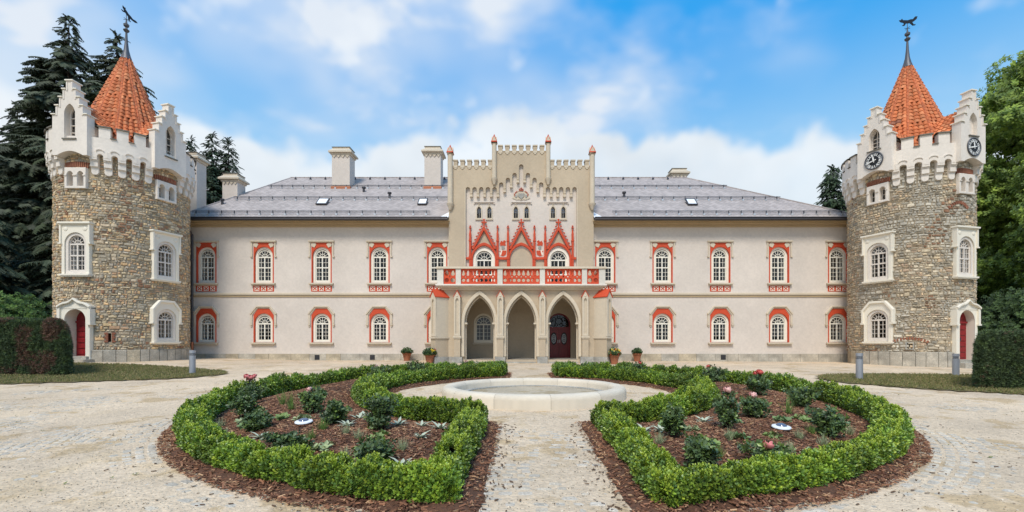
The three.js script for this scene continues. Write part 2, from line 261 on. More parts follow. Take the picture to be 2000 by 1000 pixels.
function upperWindow(parent, x) {
  const w = sub(parent, 'window', [x, 0, 0]);
  const op = archPts(0, 0.492, 4.19, 5.67);
  part(w, 'red_surround', [ext(ring([[-0.548, 4.10], [-0.548, 6.42], [0.548, 6.42], [0.548, 4.10]], op), -0.17, 0.014)], MAT.red);
  for (const s of [-1, 1]) part(w, 'shell_ornament', [(() => { const p = []; for (let i = 0; i <= 12; i++) { const t = i / 12 * Math.PI * 1.15 + 0.25; const rr = 0.125 * (1 + 0.10 * Math.cos(i * Math.PI)); p.push([s * (0.42 - rr * Math.cos(t) * 1.15 + 0.0), 6.265 + rr * Math.sin(t) * 0.85]); } p.push([s * 0.38, 6.11]); return ext(poly(p), 0.012, 0.04, 0.004); })()], MAT.trim);
  part(w, 'casing', [ext(ring(archPts(0, 0.490, 4.192, 5.67, 0.490), archPts(0, 0.375, 4.30, 5.67)), -0.17, -0.075, 0.01)], MAT.casing);
  part(w, 'glazing_bars', sash(0.374, 4.30, 5.62, [[5.07, 5.58, 2], [4.36, 5.01, 3]], -0.155), MAT.cream);
  const gl = glassShape(0.372, 4.30, 5.62); gl.translate(0, 0, -0.13); part(w, 'pane', [gl], MAT.glass);
  for (const c of curtains(0.42, 4.25, 6.0, -0.33, 0.04, 0.24)) part(w, 'curtain', [c], MAT.curtain);
  part(w, 'hood_mould', [box(-0.70, 0.70, 6.425, 6.49, -0.01, 0.11), box(-0.67, 0.67, 6.385, 6.424, -0.01, 0.06), ...[-1, 1].flatMap(s => [box(Math.min(s * 0.60, s * 0.665), Math.max(s * 0.60, s * 0.665), 5.66, 6.384, -0.01, 0.055), box(s > 0 ? 0.595 : -0.715, s > 0 ? 0.715 : -0.595, 5.60, 5.655, -0.01, 0.075)])], MAT.trim);
  part(w, 'sill', [box(-0.66, 0.66, 4.12, 4.19, -0.08, 0.15), box(-0.62, 0.62, 4.065, 4.118, -0.02, 0.10)], MAT.trim);
  part(w, 'apron_panel', [box(-0.56, 0.56, 3.735, 4.05, -0.01, 0.014)], MAT.red);
  part(w, 'apron_ornament', [-0.355, 0, 0.355].flatMap(c => {
    const q = ring([[c - 0.125, 3.775], [c - 0.125, 4.01], [c + 0.125, 4.01], [c + 0.125, 3.775]], [[c - 0.10, 3.80], [c - 0.10, 3.985], [c + 0.10, 3.985], [c + 0.10, 3.80]]);
    const out = [ext(q, 0.010, 0.026)];
    for (const [dx, dy] of [[1, 0], [-1, 0], [0, 1], [0, -1]]) { const g = new THREE.CylinderGeometry(0.030, 0.030, 0.016, 8); g.rotateX(Math.PI / 2); g.translate(c + dx * 0.078, 3.8925 + dy * 0.07, 0.019); out.push(g); }
    return out;
  }), MAT.cream);
  return w;
}
function lowerWindow(parent, x) {
  const w = sub(parent, 'window', [x, 0, 0]);
  part(w, 'red_surround', [ext(ring([[-0.548, 0.90], [-0.548, 2.45], [-0.30, 2.81], [0.30, 2.81], [0.548, 2.45], [0.548, 0.90]], archPts(0, 0.492, 0.97, 2.06)), -0.17, 0.014)], MAT.red);
  part(w, 'casing', [ext(ring(archPts(0, 0.490, 0.972, 2.06, 0.490), archPts(0, 0.375, 1.07, 2.06)), -0.17, -0.075, 0.01)], MAT.casing);
  part(w, 'glazing_bars', sash(0.374, 1.07, 2.0, [[1.13, 1.95, 4]], -0.155), MAT.cream);
  const gl = glassShape(0.372, 1.07, 2.0); gl.translate(0, 0, -0.13); part(w, 'pane', [gl], MAT.glass);
  for (const c of curtains(0.42, 1.0, 2.4, -0.33, 0.04, 0.22)) part(w, 'curtain', [c], MAT.curtain);
  const o = [[-0.70, 1.98], [-0.70, 2.53], [-0.36, 2.93], [0.36, 2.93], [0.70, 2.53], [0.70, 1.98], [0.60, 1.98], [0.60, 2.46], [0.315, 2.82], [-0.315, 2.82], [-0.60, 2.46], [-0.60, 1.98]];
  const o2 = [[-0.72, 2.50], [-0.72, 2.55], [-0.37, 2.955], [0.37, 2.955], [0.72, 2.55], [0.72, 2.50], [0.66, 2.50], [0.345, 2.885], [-0.345, 2.885], [-0.66, 2.50]];
  part(w, 'hood_mould', [ext(poly(o), -0.01, 0.055, 0.008), ext(poly(o2), -0.01, 0.10, 0.008), ...[-1, 1].map(s => box(s > 0 ? 0.59 : -0.725, s > 0 ? 0.725 : -0.59, 1.90, 1.975, -0.01, 0.08)), ...[-1, 1].map(s => box(s > 0 ? 0.62 : -0.69, s > 0 ? 0.69 : -0.62, 1.83, 1.898, -0.01, 0.06))], MAT.trim);
  part(w, 'sill', [box(-0.67, 0.67, 0.90, 0.97, -0.08, 0.15), box(-0.62, 0.62, 0.83, 0.898, -0.02, 0.10)], MAT.trim);
  return w;
}
{
  const u0 = upperWindow(house, XU[0]), l0 = lowerWindow(house, XU[0]);
  for (const x of XU.slice(1)) { for (const w0 of [u0, l0]) { const c = w0.clone(); c.position.x = x; house.add(c); } }
}
// ---------------------------------------------------------------- roof
{
  const ey = 7.56, ez = 0.52, ry = 12.02, rz = -6, xl = -18.6, xr = 18.6, rl = -15.5, rr = 11.1, bz = -12.6;
  const sl = Math.hypot(ry - ey, ez - rz);
  const quad = (a, b, c, d) => { const g = new THREE.BufferGeometry(); const v = d ? [a, b, c, a, c, d] : [a, b, c]; g.setAttribute('position', new THREE.Float32BufferAttribute(v.flat(), 3)); g.computeVertexNormals(); return g; };
  const slopeUV = (g, ax) => { const p = g.attributes.position, uv = []; for (let i = 0; i < p.count; i++) { const k = (p.getY(i) - ey) / (ry - ey) * sl; uv.push(ax === 'x' ? p.getX(i) : p.getZ(i), k); } g.setAttribute('uv', new THREE.Float32BufferAttribute(uv, 2)); return g; };
  const E = [[xl, ey, ez], [xr, ey, ez], [xr, ey, bz], [xl, ey, bz]], Rg = [[rl, ry, rz], [rr, ry, rz]];
  const roof = new THREE.Mesh(mergeGeometries([...(() => { const at3 = (x, t) => [x, mix(ey, ry, t), mix(ez, rz, t)], B = RH + 0.02, tn = (ez + 0.15) / (ez - rz); return [slopeUV(quad(E[0], at3(-B, 0), at3(-B, 1), Rg[0]), 'x'), slopeUV(quad(at3(-B, tn), at3(B, tn), at3(B, 1), at3(-B, 1)), 'x'), slopeUV(quad(at3(B, 0), E[1], Rg[1], at3(B, 1)), 'x')]; })(), slopeUV(quad(E[2], E[3], Rg[0], Rg[1]), 'x'), slopeUV(quad(E[1], E[2], Rg[1]), 'z'), slopeUV(quad(E[3], E[0], Rg[0]), 'z')]), MAT.slate);
  roof.name = 'roof'; house.add(roof);
  part(roof, 'soffit', [box(xl + 0.05, -RH - 0.01, 7.505, 7.55, bz + 0.05, ez - 0.02), box(RH + 0.01, xr - 0.05, 7.505, 7.55, bz + 0.05, ez - 0.02)], MAT.gutter);
  const at = t => [mix(ey, ry, t), mix(ez, rz, t)];
  part(roof, 'ridge_capping', [bar([rl, ry + 0.01, rz], [rr, ry + 0.01, rz], 0.055), bar([rl, ry, rz], [xl, ey + 0.02, ez], 0.045), bar([rr, ry, rz], [xr, ey + 0.02, ez], 0.045)], MAT.slate);
  for (const s of [-1, 1]) { const P3 = (x, t) => [s * x, mix(ey, ry, t) + 0.02, mix(ez, rz, t)]; const tri = s > 0 ? [P3(RH + 0.02, 0), P3(RH + 0.55, 0), P3(RH + 0.02, 0.14)] : [P3(RH + 0.02, 0), P3(RH + 0.02, 0.14), P3(RH + 0.55, 0)]; part(roof, 'valley_flashing', [quad(...tri)], MAT.lampWhite); }
  const rows = [0.085, 0.40, 0.70];
  for (const [si, x0, x1] of [[-1, 0, 0], [1, 0, 0]]) rows.forEach((t, i) => {
    const [y, z] = at(t); let a, b; if (si < 0) { a = mix(xl, rl, t) + 0.5; b = -RH - 0.15; if (i === 0) b -= 0.9; } else { a = RH + 0.15; if (i === 0) a += 0.9; b = mix(xr, rr, t) - 0.4; }
    const s = sub(house, 'snow_guard'); part(s, 'rail', [bar([a, y + 0.16, z + 0.06], [b, y + 0.16, z + 0.06], 0.022), bar([a, y + 0.09, z + 0.06], [b, y + 0.09, z + 0.06], 0.012)], MAT.lead);
    const n = Math.round((b - a) / 0.72); const gs = [], feet = [];
    for (let k = 0; k <= n; k++) { const x = mix(a, b, (k + 0.3) / (n + 0.6)); gs.push(box(x - 0.02, x + 0.02, y, y + 0.19, z + 0.03, z + 0.085)); feet.push(box(x - 0.05, x + 0.05, y - 0.09, y + 0.005, z + 0.08, z + 0.15)); }
    part(s, 'bracket', gs, MAT.lead); part(s, 'bracket_foot', feet, MAT.silver);
  });
  for (let i = 0; i < 26; i++) { const t = 0.955, [y, z] = at(t), x = rl + 0.5 + i * 0.99; if (Math.abs(x) < RH || x > rr + 0.1) continue; const s = new THREE.ConeGeometry(0.10, 0.20, 3); s.rotateY(Math.PI); s.translate(x, y + 0.08, z + 0.04); part(house, 'ridge_vent', [s], MAT.gutter); }
  const ang = Math.atan2(ry - ey, ez - rz);
  for (const [x, t, wdt, mm] of [[-11.4, 0.305, 0.62, MAT.lampWhite], [-5.65, 0.30, 0.52, MAT.lampWhite], [9.75, 0.295, 0.56, MAT.lampWhite]]) {
    const [y, z] = at(t), s = sub(house, 'skylight', [x, y + 0.05, z]); s.position.y += 0.10; s.rotation.x = ang + 0.16;
    part(s, 'frame', [ext(ring([[-wdt / 2, -0.34], [-wdt / 2, 0.34], [wdt / 2, 0.34], [wdt / 2, -0.34]], [[-wdt / 2 + 0.05, -0.28], [-wdt / 2 + 0.05, 0.28], [wdt / 2 - 0.05, 0.28], [wdt / 2 - 0.05, -0.28]]), -0.04, 0.04)].map(g => { g.rotateX(-Math.PI / 2); return g; }), MAT.gutter);
    part(s, 'lid', [box(-wdt / 2 + 0.05, wdt / 2 - 0.05, -0.01, 0.035, -0.28, 0.28)], mm);
  }
  for (const [x, t] of [[-9.7, 0.60], [-7.85, 0.46], [6.15, 0.47], [-17.15, 0.30]]) { const [y, z] = at(t), s = sub(house, 'vent_pipe', [x, y, z]); part(s, 'pipe', [bar([0, -0.1, 0], [0, 0.22, 0], 0.07, 10)], MAT.gutter); part(s, 'cowl', [new THREE.CylinderGeometry(0.12, 0.12, 0.09, 10).translate(0, 0.26, 0)], MAT.gutter); }
  // eaves gutter and downpipes
  for (const [a, b] of [[xl, -RH - 0.02], [RH + 0.02, xr]]) {
    const g = new THREE.CylinderGeometry(0.085, 0.085, b - a, 12, 1); g.rotateZ(Math.PI / 2); g.translate((a + b) / 2, 7.52, 0.60);
    part(house, 'gutter', [g, box(a, b, 7.585, 7.615, 0.50, 0.70)], MAT.gutter);
  }
  for (const [x, s] of [[-17.72, -1], [17.72, 1]]) {
    const d = sub(house, 'downpipe');
    part(d, 'pipe', [bar([x, 7.5, 0.58], [x, 7.15, 0.55], 0.11, 12), bar([x, 7.2, 0.55], [x, 6.75, 0.20], 0.065, 10), bar([x, 6.8, 0.20], [x, 0.95, 0.20], 0.065, 10)], MAT.gutter);
    part(d, 'copper_foot', [bar([x, 1.0, 0.20], [x, -0.05, 0.20], 0.078, 12), bar([x, 0.98, 0.2], [x, 0.90, 0.2], 0.092, 12)], MAT.copper);
    part(d, 'pipe_bracket', [5.4, 3.2, 1.7].map(y => bar([x, y, 0.2], [x, y + 0.05, 0.2], 0.082, 10)), MAT.lead);
  }
  // chimneys
  const chim = (x, z, w, dp, y0, y1, cap = 1) => {
    const c = sub(house, 'chimney', [x, 0, z]);
    part(c, 'stack', [box(-w / 2, w / 2, y0, y1, -dp / 2, dp / 2)], MAT.wall);
    part(c, 'flashing', [box(-w / 2 - 0.05, w / 2 + 0.05, y0 + 0.25, y0 + 0.45, -dp / 2 - 0.05, dp / 2 + 0.05)], MAT.copper).visible = true;
    const o = 0.17; part(c, 'cap', [box(-w / 2 - 0.06, w / 2 + 0.06, y1 - 0.12, y1 - 0.004, -dp / 2 - 0.06, dp / 2 + 0.06), box(-w / 2 - o, w / 2 + o, y1, y1 + 0.09, -dp / 2 - o, dp / 2 + o), (() => { const g = new THREE.CylinderGeometry((w / 2 - 0.02) * Math.SQRT2, (w / 2 + o) * Math.SQRT2, 0.16, 4, 1); g.rotateY(Math.PI / 4); g.scale(1, 1, (dp + 2 * o) / (w + 2 * o)); g.translate(0, y1 + 0.172, 0); return g; })()], MAT.trim);
    part(c, 'cap_slab', [box(-w / 2 + 0.02, w / 2 - 0.02, y1 + 0.255, y1 + 0.36, -dp / 2 + 0.02, dp / 2 - 0.02)], MAT.trim);
    part(c, 'cap_lead', [box(-w / 2 - 0.01, w / 2 + 0.01, y1 + 0.364, y1 + 0.395, -dp / 2 - 0.01, dp / 2 + 0.01)], MAT.coping);
    const n = 4; part(c, 'corbel_frieze', Array.from({ length: n }, (_, k) => { const xx = mix(-w / 2, w / 2, (k + 0.5) / n); return ext(poly([[xx - w / n / 2, y1 - 0.124], [xx, y1 - 0.30], [xx + w / n / 2, y1 - 0.124]]), dp / 2 - 0.01, dp / 2 + 0.05); }), MAT.trim);
  };
  const zAt = t => mix(ez, rz, t), yAt = t => mix(ey, ry, t);
  chim(-11.35, zAt(0.76), 1.12, 0.9, yAt(0.62), 12.88); chim(-5.58, zAt(0.76), 1.02, 0.9, yAt(0.62), 12.92);
  chim(11.05, -7.6, 1.05, 0.9, 10.5, 12.72); chim(-17.45, -3.0, 0.9, 0.8, 8.4, 10.72); chim(-18.78, -1.6, 0.66, 0.8, 7.0, 11.42);
}
// ---------------------------------------------------------------- central gabled bay
{
  const bay = sub(house, 'gabled_bay', [0, 0, RZ]);
  const P = 0.357;
  const top = i => { const k = Math.abs(i); return k >= 4 ? 9.30 : k === 3 ? 9.55 : k === 2 ? 9.80 : k === 1 ? 10.06 : 10.52; };
  const hole = [[-2.96, 3.7]], hb = 0.115, cb = P - 2 * hb;
  for (let i = -8; i <= 8; i++) {
    const cx = i * P, t = top(i) - hb, lo = j => Math.min(top(i), top(j)) - 0.46;
    if (i === -8) { hole[0] = [cx - hb, 3.7]; hole.push([cx - hb, t]); } else hole.push([cx - hb, lo(i - 1)], [cx - hb, t]);
    for (let k = 1; k < 8; k++) { const a = Math.PI - Math.PI * k / 8; hole.push([cx + hb * Math.cos(a), t + hb * Math.sin(a)]); }
    hole.push([cx + hb, t]); if (i < 8) hole.push([cx + hb, lo(i + 1)]); else hole.push([cx + hb, 3.7]);
  }
  const f = poly([[-RH, 3.40], [RH, 3.40], [RH, 10.45], [1.44, 10.45], [1.44, 11.24], [-1.44, 11.24], [-1.44, 10.45], [-RH, 10.45]]);
  f.holes.push(poly(hole, THREE.Path));
  part(bay, 'front_wall', [ext(f, -0.14, 0)], MAT.beige);
  const bk = poly([[-RH, 3.40], [RH, 3.40], [RH, 10.3], [1.4, 10.3], [1.4, 11.1], [-1.4, 11.1], [-1.4, 10.3], [-RH, 10.3]]);
  const LX = [-2.27, -1.71, -0.29, 0.29, 1.71, 2.27];
  for (const x of LX) bk.holes.push(poly(archPts(x, 0.125, 7.66, 8.10, 0.2), THREE.Path));
  for (const x of [-2.0, 2.0]) bk.holes.push(poly(archPts(x, 0.56, 3.62, 5.46), THREE.Path));
  part(bay, 'recessed_panel', [ext(bk, -0.55, -0.145)], MAT.wall);
  const lw = poly([[-RH, -0.3], [RH, -0.3], [RH, 3.395], [-RH, 3.395]]);
  lw.holes.push(poly(archPts(-2.02, 0.50, 1.0, 2.0), THREE.Path)); lw.holes.push(poly(archPts(2.03, 0.62, 0.14, 1.92), THREE.Path));
  part(bay, 'ground_floor_wall', [ext(lw, -0.5, 0)], MAT.beige);
  part(bay, 'bay_side', [box(-RH, -RH + 0.3, 7.4, 10.3, -3.5, -0.56), box(RH - 0.3, RH, 7.4, 10.3, -3.5, -0.56)], MAT.beige);
  part(bay, 'panel_edge', [ext(poly([[-3.02, 3.7], [-2.98, 3.7], [-2.98, 9.2], [-3.02, 9.2]]), -0.01, 0.02), ext(poly([[3.02, 3.7], [2.98, 3.7], [2.98, 9.2], [3.02, 9.2]]), -0.01, 0.02)], MAT.trim);
  // corbel bases along the stepped arcade
  for (let i = -8; i < 8; i++) { const y = Math.min(top(i), top(i + 1)) - 0.46, x = (i + 0.5) * P; part(bay, 'arcade_corbel', [box(x - cb / 2 - 0.012, x + cb / 2 + 0.012, y - 0.055, y + 0.01, -0.13, 0.018), box(x - cb / 2, x + cb / 2, y + 0.13, y + 0.16, -0.13, 0.014)], MAT.trim); }
  // battlements
  const merl = (x, y, w = 0.215) => { const m = sub(house, 'battlement', [x, y, RZ]); part(m, 'merlon', [box(-w / 2, w / 2, 0, 0.24, -0.30, 0.03)], MAT.beige); part(m, 'coping', [box(-w / 2 - 0.025, w / 2 + 0.025, 0.243, 0.30, -0.33, 0.06)], MAT.trim); part(m, 'drop', [box(-w / 2, w / 2, -0.12, -0.003, -0.10, 0.035), box(-w / 2 + 0.05, w / 2 - 0.05, -0.19, -0.123, -0.10, 0.03)], MAT.trim); };
  for (const s of [-1, 1]) for (let k = 0; k < 6; k++) merl(s * (1.66 + k * 0.372), 10.45);
  for (let k = -3; k <= 3; k++) merl(k * 0.372, 11.24);
  part(bay, 'battlement_band', [box(-RH + 0.1, -1.5, 10.40, 10.446, -0.32, 0.02), box(1.5, RH - 0.1, 10.40, 10.446, -0.32, 0.02), box(-1.36, 1.36, 11.19, 11.236, -0.32, 0.02), box(-RH, RH, 10.0, 10.39, -0.5, -0.15)], MAT.beige);
  // pinnacles
  const pin = (x, y0, y1, w) => {
    const p = sub(house, 'pinnacle', [x, 0, RZ + 0.06]);
    part(p, 'shaft', [new THREE.CylinderGeometry(w / 2 * 1.08, w / 2 * 1.08, y1 - y0, 8).rotateY(Math.PI / 8).translate(0, (y0 + y1) / 2, 0)], MAT.trim);
    part(p, 'corbel', [lathe([[0.01, y0 - 0.36], [0.06, y0 - 0.34], [w * 0.45, y0 - 0.2], [w * 0.5, y0 - 0.16], [w * 0.7, y0 - 0.06], [w * 0.74, y0], [0.01, y0 + 0.02]], 12)], MAT.trim);
    part(p, 'gablet', [0, 1].map(k => ext(poly([[-w * 0.60, -0.04], [w * 0.60, -0.04], [w * 0.60, 0.02], [0, 0.34], [-w * 0.60, 0.02]]), -w * 0.60, w * 0.60).rotateY(k * Math.PI / 2).translate(0, y1 + k * 0.003, 0)), MAT.trim);
    part(p, 'red_tip', [new THREE.ConeGeometry(w * 0.98, 0.48, 4, 1).rotateY(Math.PI / 4).translate(0, y1 + 0.26, 0)], MAT.red);
  };
  pin(-3.79, 8.40, 11.05, 0.27); pin(3.79, 8.40, 11.05, 0.27); pin(-1.44, 9.75, 11.62, 0.24); pin(1.44, 9.75, 11.62, 0.24);
  // little twin lancets
  for (const x of LX) {
    const w = sub(house, 'lancet_window', [x, 0, RZ]);
    part(w, 'surround', [ext(ring(archPts(0, 0.17, 7.62, 8.10, 0.27), archPts(0, 0.12, 7.66, 8.10, 0.2)), -0.15, -0.10, 0.008), box(-0.20, 0.20, 7.57, 7.618, -0.2, -0.08)], MAT.trim);
    part(w, 'glazing_bars', [box(-0.012, 0.012, 7.66, 8.28, -0.30, -0.27), box(-0.12, 0.12, 8.06, 8.085, -0.301, -0.272)], MAT.grey);
    const gl = new THREE.ShapeGeometry(poly(archPts(0, 0.125, 7.66, 8.10, 0.2))); gl.translate(0, 0, -0.31); part(w, 'pane', [gl], MAT.glass);
    part(w, 'finial', [new THREE.OctahedronGeometry(0.055).translate(0, 8.40, -0.11)], MAT.trim);
  }
  for (const x of [-1.99, 0, 1.99]) part(house, 'label_mould', [box(x - 0.55, x + 0.55, 8.50, 8.55, RZ - 0.15, RZ - 0.06), box(x - 0.57, x - 0.50, 8.43, 8.495, RZ - 0.15, RZ - 0.08), box(x + 0.50, x + 0.57, 8.43, 8.495, RZ - 0.15, RZ - 0.08)], MAT.wall);
  // balcony doors
  for (const x of [-2.0, 2.0]) {
    const w = sub(house, 'balcony_door', [x, 0, RZ - 0.145]);
    part(w, 'casing', [ext(ring(archPts(0, 0.59, 3.64, 5.46, 0.59), archPts(0, 0.455, 3.70, 5.46)), -0.12, 0.02, 0.012)], MAT.casing);
    part(w, 'glazing_bars', sash(0.454, 3.72, 5.42, [[4.66, 5.36, 2], [3.85, 4.60, 2]], -0.11, 0.06), MAT.cream);
    const gl = glassShape(0.45, 3.72, 5.42); gl.translate(0, 0, -0.085); part(w, 'pane', [gl], MAT.glass);
    for (const c of curtains(0.5, 3.75, 5.6, -0.5, 0.05, 0.3)) part(w, 'curtain', [c], MAT.curtain);
  }
  const bn = sub(house, 'blind_niche', [0, 0, RZ - 0.145]);
  part(bn, 'niche_panel', [ext(poly(archPts(0, 0.58, 3.64, 5.46)), -0.01, 0.012)], MAT.beige);
  // red blind gables
  for (const x of [-2.0, 0, 2.0]) {
    const t = sub(house, 'red_gable', [x, 0, RZ - 0.145]);
    part(t, 'arch', [ext(band(archPts(0, 0.71, 3.765, 5.46, 0.88), archPts(0, 0.60, 3.765, 5.46, 0.72)), 0.0, 0.12, 0.015)], MAT.red);
    const gp = [[-0.66, 5.98], [0, 7.26], [0.66, 5.98], [0.53, 5.98], [0, 6.98], [-0.53, 5.98]];
    part(t, 'gable_mould', [ext(poly(gp), 0.0, 0.15, 0.012)], MAT.red);
    part(t, 'gable_field', [ext(poly([[-0.50, 6.0], [0, 6.95], [0.50, 6.0], [0.30, 6.20], [0, 6.28], [-0.30, 6.20]]), 0.0, 0.012)], MAT.beige);
    for (const s of [-1, 1]) for (let k = 0; k < 7; k++) { const u = (k + 0.6) / 7; part(t, 'crocket', [new THREE.DodecahedronGeometry(0.052, 0).scale(1.3, 0.8, 1).rotateZ(-s * 0.5).translate(s * mix(0.665, 0.06, u) + s * 0.035, mix(5.98, 7.24, u) + 0.045, 0.085)], MAT.red); }
    part(t, 'finial', [box(-0.028, 0.028, 7.20, 7.56, 0.04, 0.10), box(-0.11, 0.11, 7.40, 7.46, 0.035, 0.105), new THREE.OctahedronGeometry(0.07).translate(0, 7.56, 0.07), ...[-1, 1].map(s => new THREE.OctahedronGeometry(0.045).translate(s * 0.12, 7.43, 0.07))], MAT.red);
  }
  for (const x of [-2.74, -1.27, -0.71, 0.71, 1.29, 2.76]) {
    const t = sub(house, 'red_pinnacle', [x, 0, RZ - 0.145]);
    part(t, 'post', [box(-0.055, 0.055, 3.70, 6.78, 0.0, 0.14), box(-0.075, 0.075, 6.40, 6.46, -0.01, 0.16), box(-0.075, 0.075, 5.45, 5.60, -0.01, 0.16)], MAT.red);
    part(t, 'spire', [new THREE.ConeGeometry(0.085, 0.42, 4).rotateY(Math.PI / 4).translate(0, 6.99, 0.07), box(-0.065, 0.065, 7.12, 7.16, 0.03, 0.11), new THREE.OctahedronGeometry(0.06).translate(0, 7.22, 0.07)], MAT.red);
  }
  part(house, 'red_band', [[-2.95, -2.60], [-1.33, -0.65], [0.65, 1.35], [2.60, 2.95]].map(([a, b]) => box(a, b, 5.43, 5.55, RZ - 0.15, RZ - 0.03)), MAT.red);
  part(house, 'pedestal_panel', [[-1.22, -0.76], [0.76, 1.24]].map(([a, b]) => box(a, b, 3.7, 5.38, RZ - 0.15, RZ - 0.125)), MAT.beige);
  // carved coat of arms above, two painted crests between the gables
  const c = sub(house, 'coat_of_arms', [0, 8.93, RZ - 0.145]);
  { const mant = [[-0.48, -0.20], [-0.42, -0.06], [-0.38, 0.06], [-0.30, 0.14], [-0.18, 0.18], [0, 0.17], [0.18, 0.18], [0.30, 0.14], [0.38, 0.06], [0.42, -0.06], [0.48, -0.20], [0.36, -0.24], [0.26, -0.29], [0.12, -0.27], [0, -0.31], [-0.12, -0.27], [-0.26, -0.29], [-0.36, -0.24]];
    part(c, 'mantle', [ext(poly(mant), 0, 0.035, 0.01)], MAT.trim);
    part(c, 'mantle_trim', [-1, 1].flatMap(s => [[0.36, 0.02], [0.30, 0.10], [0.24, 0.15], [0.34, -0.06], [0.16, 0.17], [0.07, 0.18]].map(([x, y], k) => new THREE.SphereGeometry(k > 3 ? 0.022 : 0.045, 8, 5).scale(1, 0.9, 0.5).translate(s * x, y, 0.045))), M(0.45, 0.13, 0.08, 0.8));
    part(c, 'shield', [ext(poly([[-0.17, 0.06], [0.17, 0.06], [0.17, -0.10], [0, -0.26], [-0.17, -0.10]]), 0.03, 0.07, 0.012), ext(poly([[-0.34, 0.0], [-0.20, 0.0], [-0.20, -0.12], [-0.27, -0.20], [-0.34, -0.12]]), 0.03, 0.06, 0.01), ext(poly([[0.34, 0.0], [0.20, 0.0], [0.20, -0.12], [0.27, -0.20], [0.34, -0.12]]), 0.03, 0.06, 0.01)], MAT.grey);
    part(c, 'crown', [box(-0.11, 0.11, 0.20, 0.25, 0.02, 0.07), ...[-0.09, 0, 0.09].map(k => new THREE.SphereGeometry(0.038, 8, 6).translate(k, 0.285, 0.045)), new THREE.SphereGeometry(0.045, 8, 6).translate(0, 0.34, 0.045)], M(0.40, 0.10, 0.06, 0.8)); }
  for (const [x, s] of [[-0.99, 1], [1.01, -1]]) {
    const h = sub(house, 'painted_crest', [x, 6.06, RZ - 0.145]); h.scale.x = s;
    part(h, 'helm_plume', [ext(poly([[-0.16, 0.26], [-0.08, 0.40], [0.0, 0.33], [0.06, 0.43], [0.17, 0.36], [0.12, 0.25], [0.17, 0.16], [0.05, 0.10], [-0.04, 0.14], [-0.13, 0.10]]), 0, 0.02, 0.004)], MAT.red);
    part(h, 'helm', [ext(poly([[-0.07, 0.10], [0.08, 0.12], [0.10, -0.02], [0.04, -0.10], [-0.06, -0.08]]), 0, 0.035, 0.008)], MAT.grey);
    part(h, 'shield', [ext(poly([[-0.19, -0.16], [0.04, -0.10], [0.19, -0.14], [0.16, -0.34], [0.02, -0.44], [-0.15, -0.40]]), 0, 0.016, 0.003)], MAT.casing);
    part(h, 'shield_charge', [ext(poly([[-0.02, -0.13], [0.19, -0.14], [0.16, -0.34], [0.02, -0.44], [-0.10, -0.41]]), 0.014, 0.024), ext(poly([[-0.19, -0.17], [-0.10, -0.15], [-0.13, -0.25]]), 0.014, 0.024)], MAT.red);
  }
  // porch-level window, niche and door in the back wall
  const w = sub(house, 'porch_window', [-2.02, 0, RZ]);
  part(w, 'casing', [ext(ring(archPts(0, 0.52, 0.95, 2.0, 0.52), archPts(0, 0.42, 1.06, 2.0)), -0.14, 0.012, 0.01)], MAT.casing);
  part(w, 'glazing_bars', sash(0.42, 1.06, 1.95, [[1.12, 1.9, 4]], -0.12), MAT.cream);
  const gl = glassShape(0.418, 1.06, 1.95); gl.translate(0, 0, -0.10); part(w, 'pane', [gl], MAT.glass);
  part(w, 'sill', [box(-0.58, 0.58, 0.86, 0.945, -0.05, 0.08)], MAT.trim);
  part(house, 'niche_frame', [ext(band([[-0.66, 0.2], [-0.66, 2.6], [0.66, 2.6], [0.66, 0.2]], [[-0.60, 0.2], [-0.60, 2.54], [0.60, 2.54], [0.60, 0.2]]), RZ - 0.01, RZ + 0.03)], MAT.beige);
  const d = sub(house, 'entrance_door', [2.03, 0, RZ - 0.22]);
  part(d, 'frame', [ext(band(archPts(0, 0.62, 0.16, 1.92), archPts(0, 0.54, 0.16, 1.92)), -0.05, 0.09, 0.01), box(-0.54, 0.54, 1.70, 1.80, -0.04, 0.08)], MAT.darkRed);
  for (const s of [-1, 1]) {
    part(d, 'door_leaf', [box(s > 0 ? 0.008 : -0.54, s > 0 ? 0.54 : -0.008, 0.15, 1.70, -0.02, 0.03), ...[[0.25, 0.75]].map(([a, b]) => box(s > 0 ? 0.10 : -0.45, s > 0 ? 0.45 : -0.10, a, b, 0.03, 0.05))], MAT.darkRed);
    const ov = new THREE.CylinderGeometry(0.15, 0.15, 0.012, 20); ov.rotateX(Math.PI / 2); ov.scale(1, 2, 1); ov.translate(s * 0.275, 1.18, 0.036); part(d, 'oval_glass', [ov], M(0.25, 0.26, 0.27, 0.15));
    part(d, 'oval_grille', [new THREE.TorusGeometry(0.15, 0.018, 6, 20).scale(1, 2, 1).translate(s * 0.275, 1.18, 0.046), new THREE.TorusGeometry(0.06, 0.012, 5, 14).translate(s * 0.275, 1.30, 0.05), new THREE.TorusGeometry(0.06, 0.012, 5, 14).translate(s * 0.275, 1.08, 0.05)], MAT.iron);
    part(d, 'door_handle', [bar([s * 0.05, 0.95, 0.06], [s * 0.05, 1.12, 0.06], 0.014)], MAT.silver);
  }
  const fan = new THREE.ShapeGeometry(poly(archPts(0, 0.54, 1.80, 1.92))); fan.translate(0, 0, 0.0); part(d, 'fanlight', [fan], MAT.glass);
  part(d, 'fanlight_scrolls', [[-0.3, 2.0, 0.14], [0.3, 2.0, 0.14], [0, 2.12, 0.17], [-0.14, 1.92, 0.08], [0.14, 1.92, 0.08], [-0.25, 2.22, 0.09], [0.25, 2.22, 0.09], [0, 2.34, 0.07]].map(([x, y, r]) => new THREE.TorusGeometry(r, 0.016, 5, 16).translate(x, y, 0.03)), MAT.iron);
}
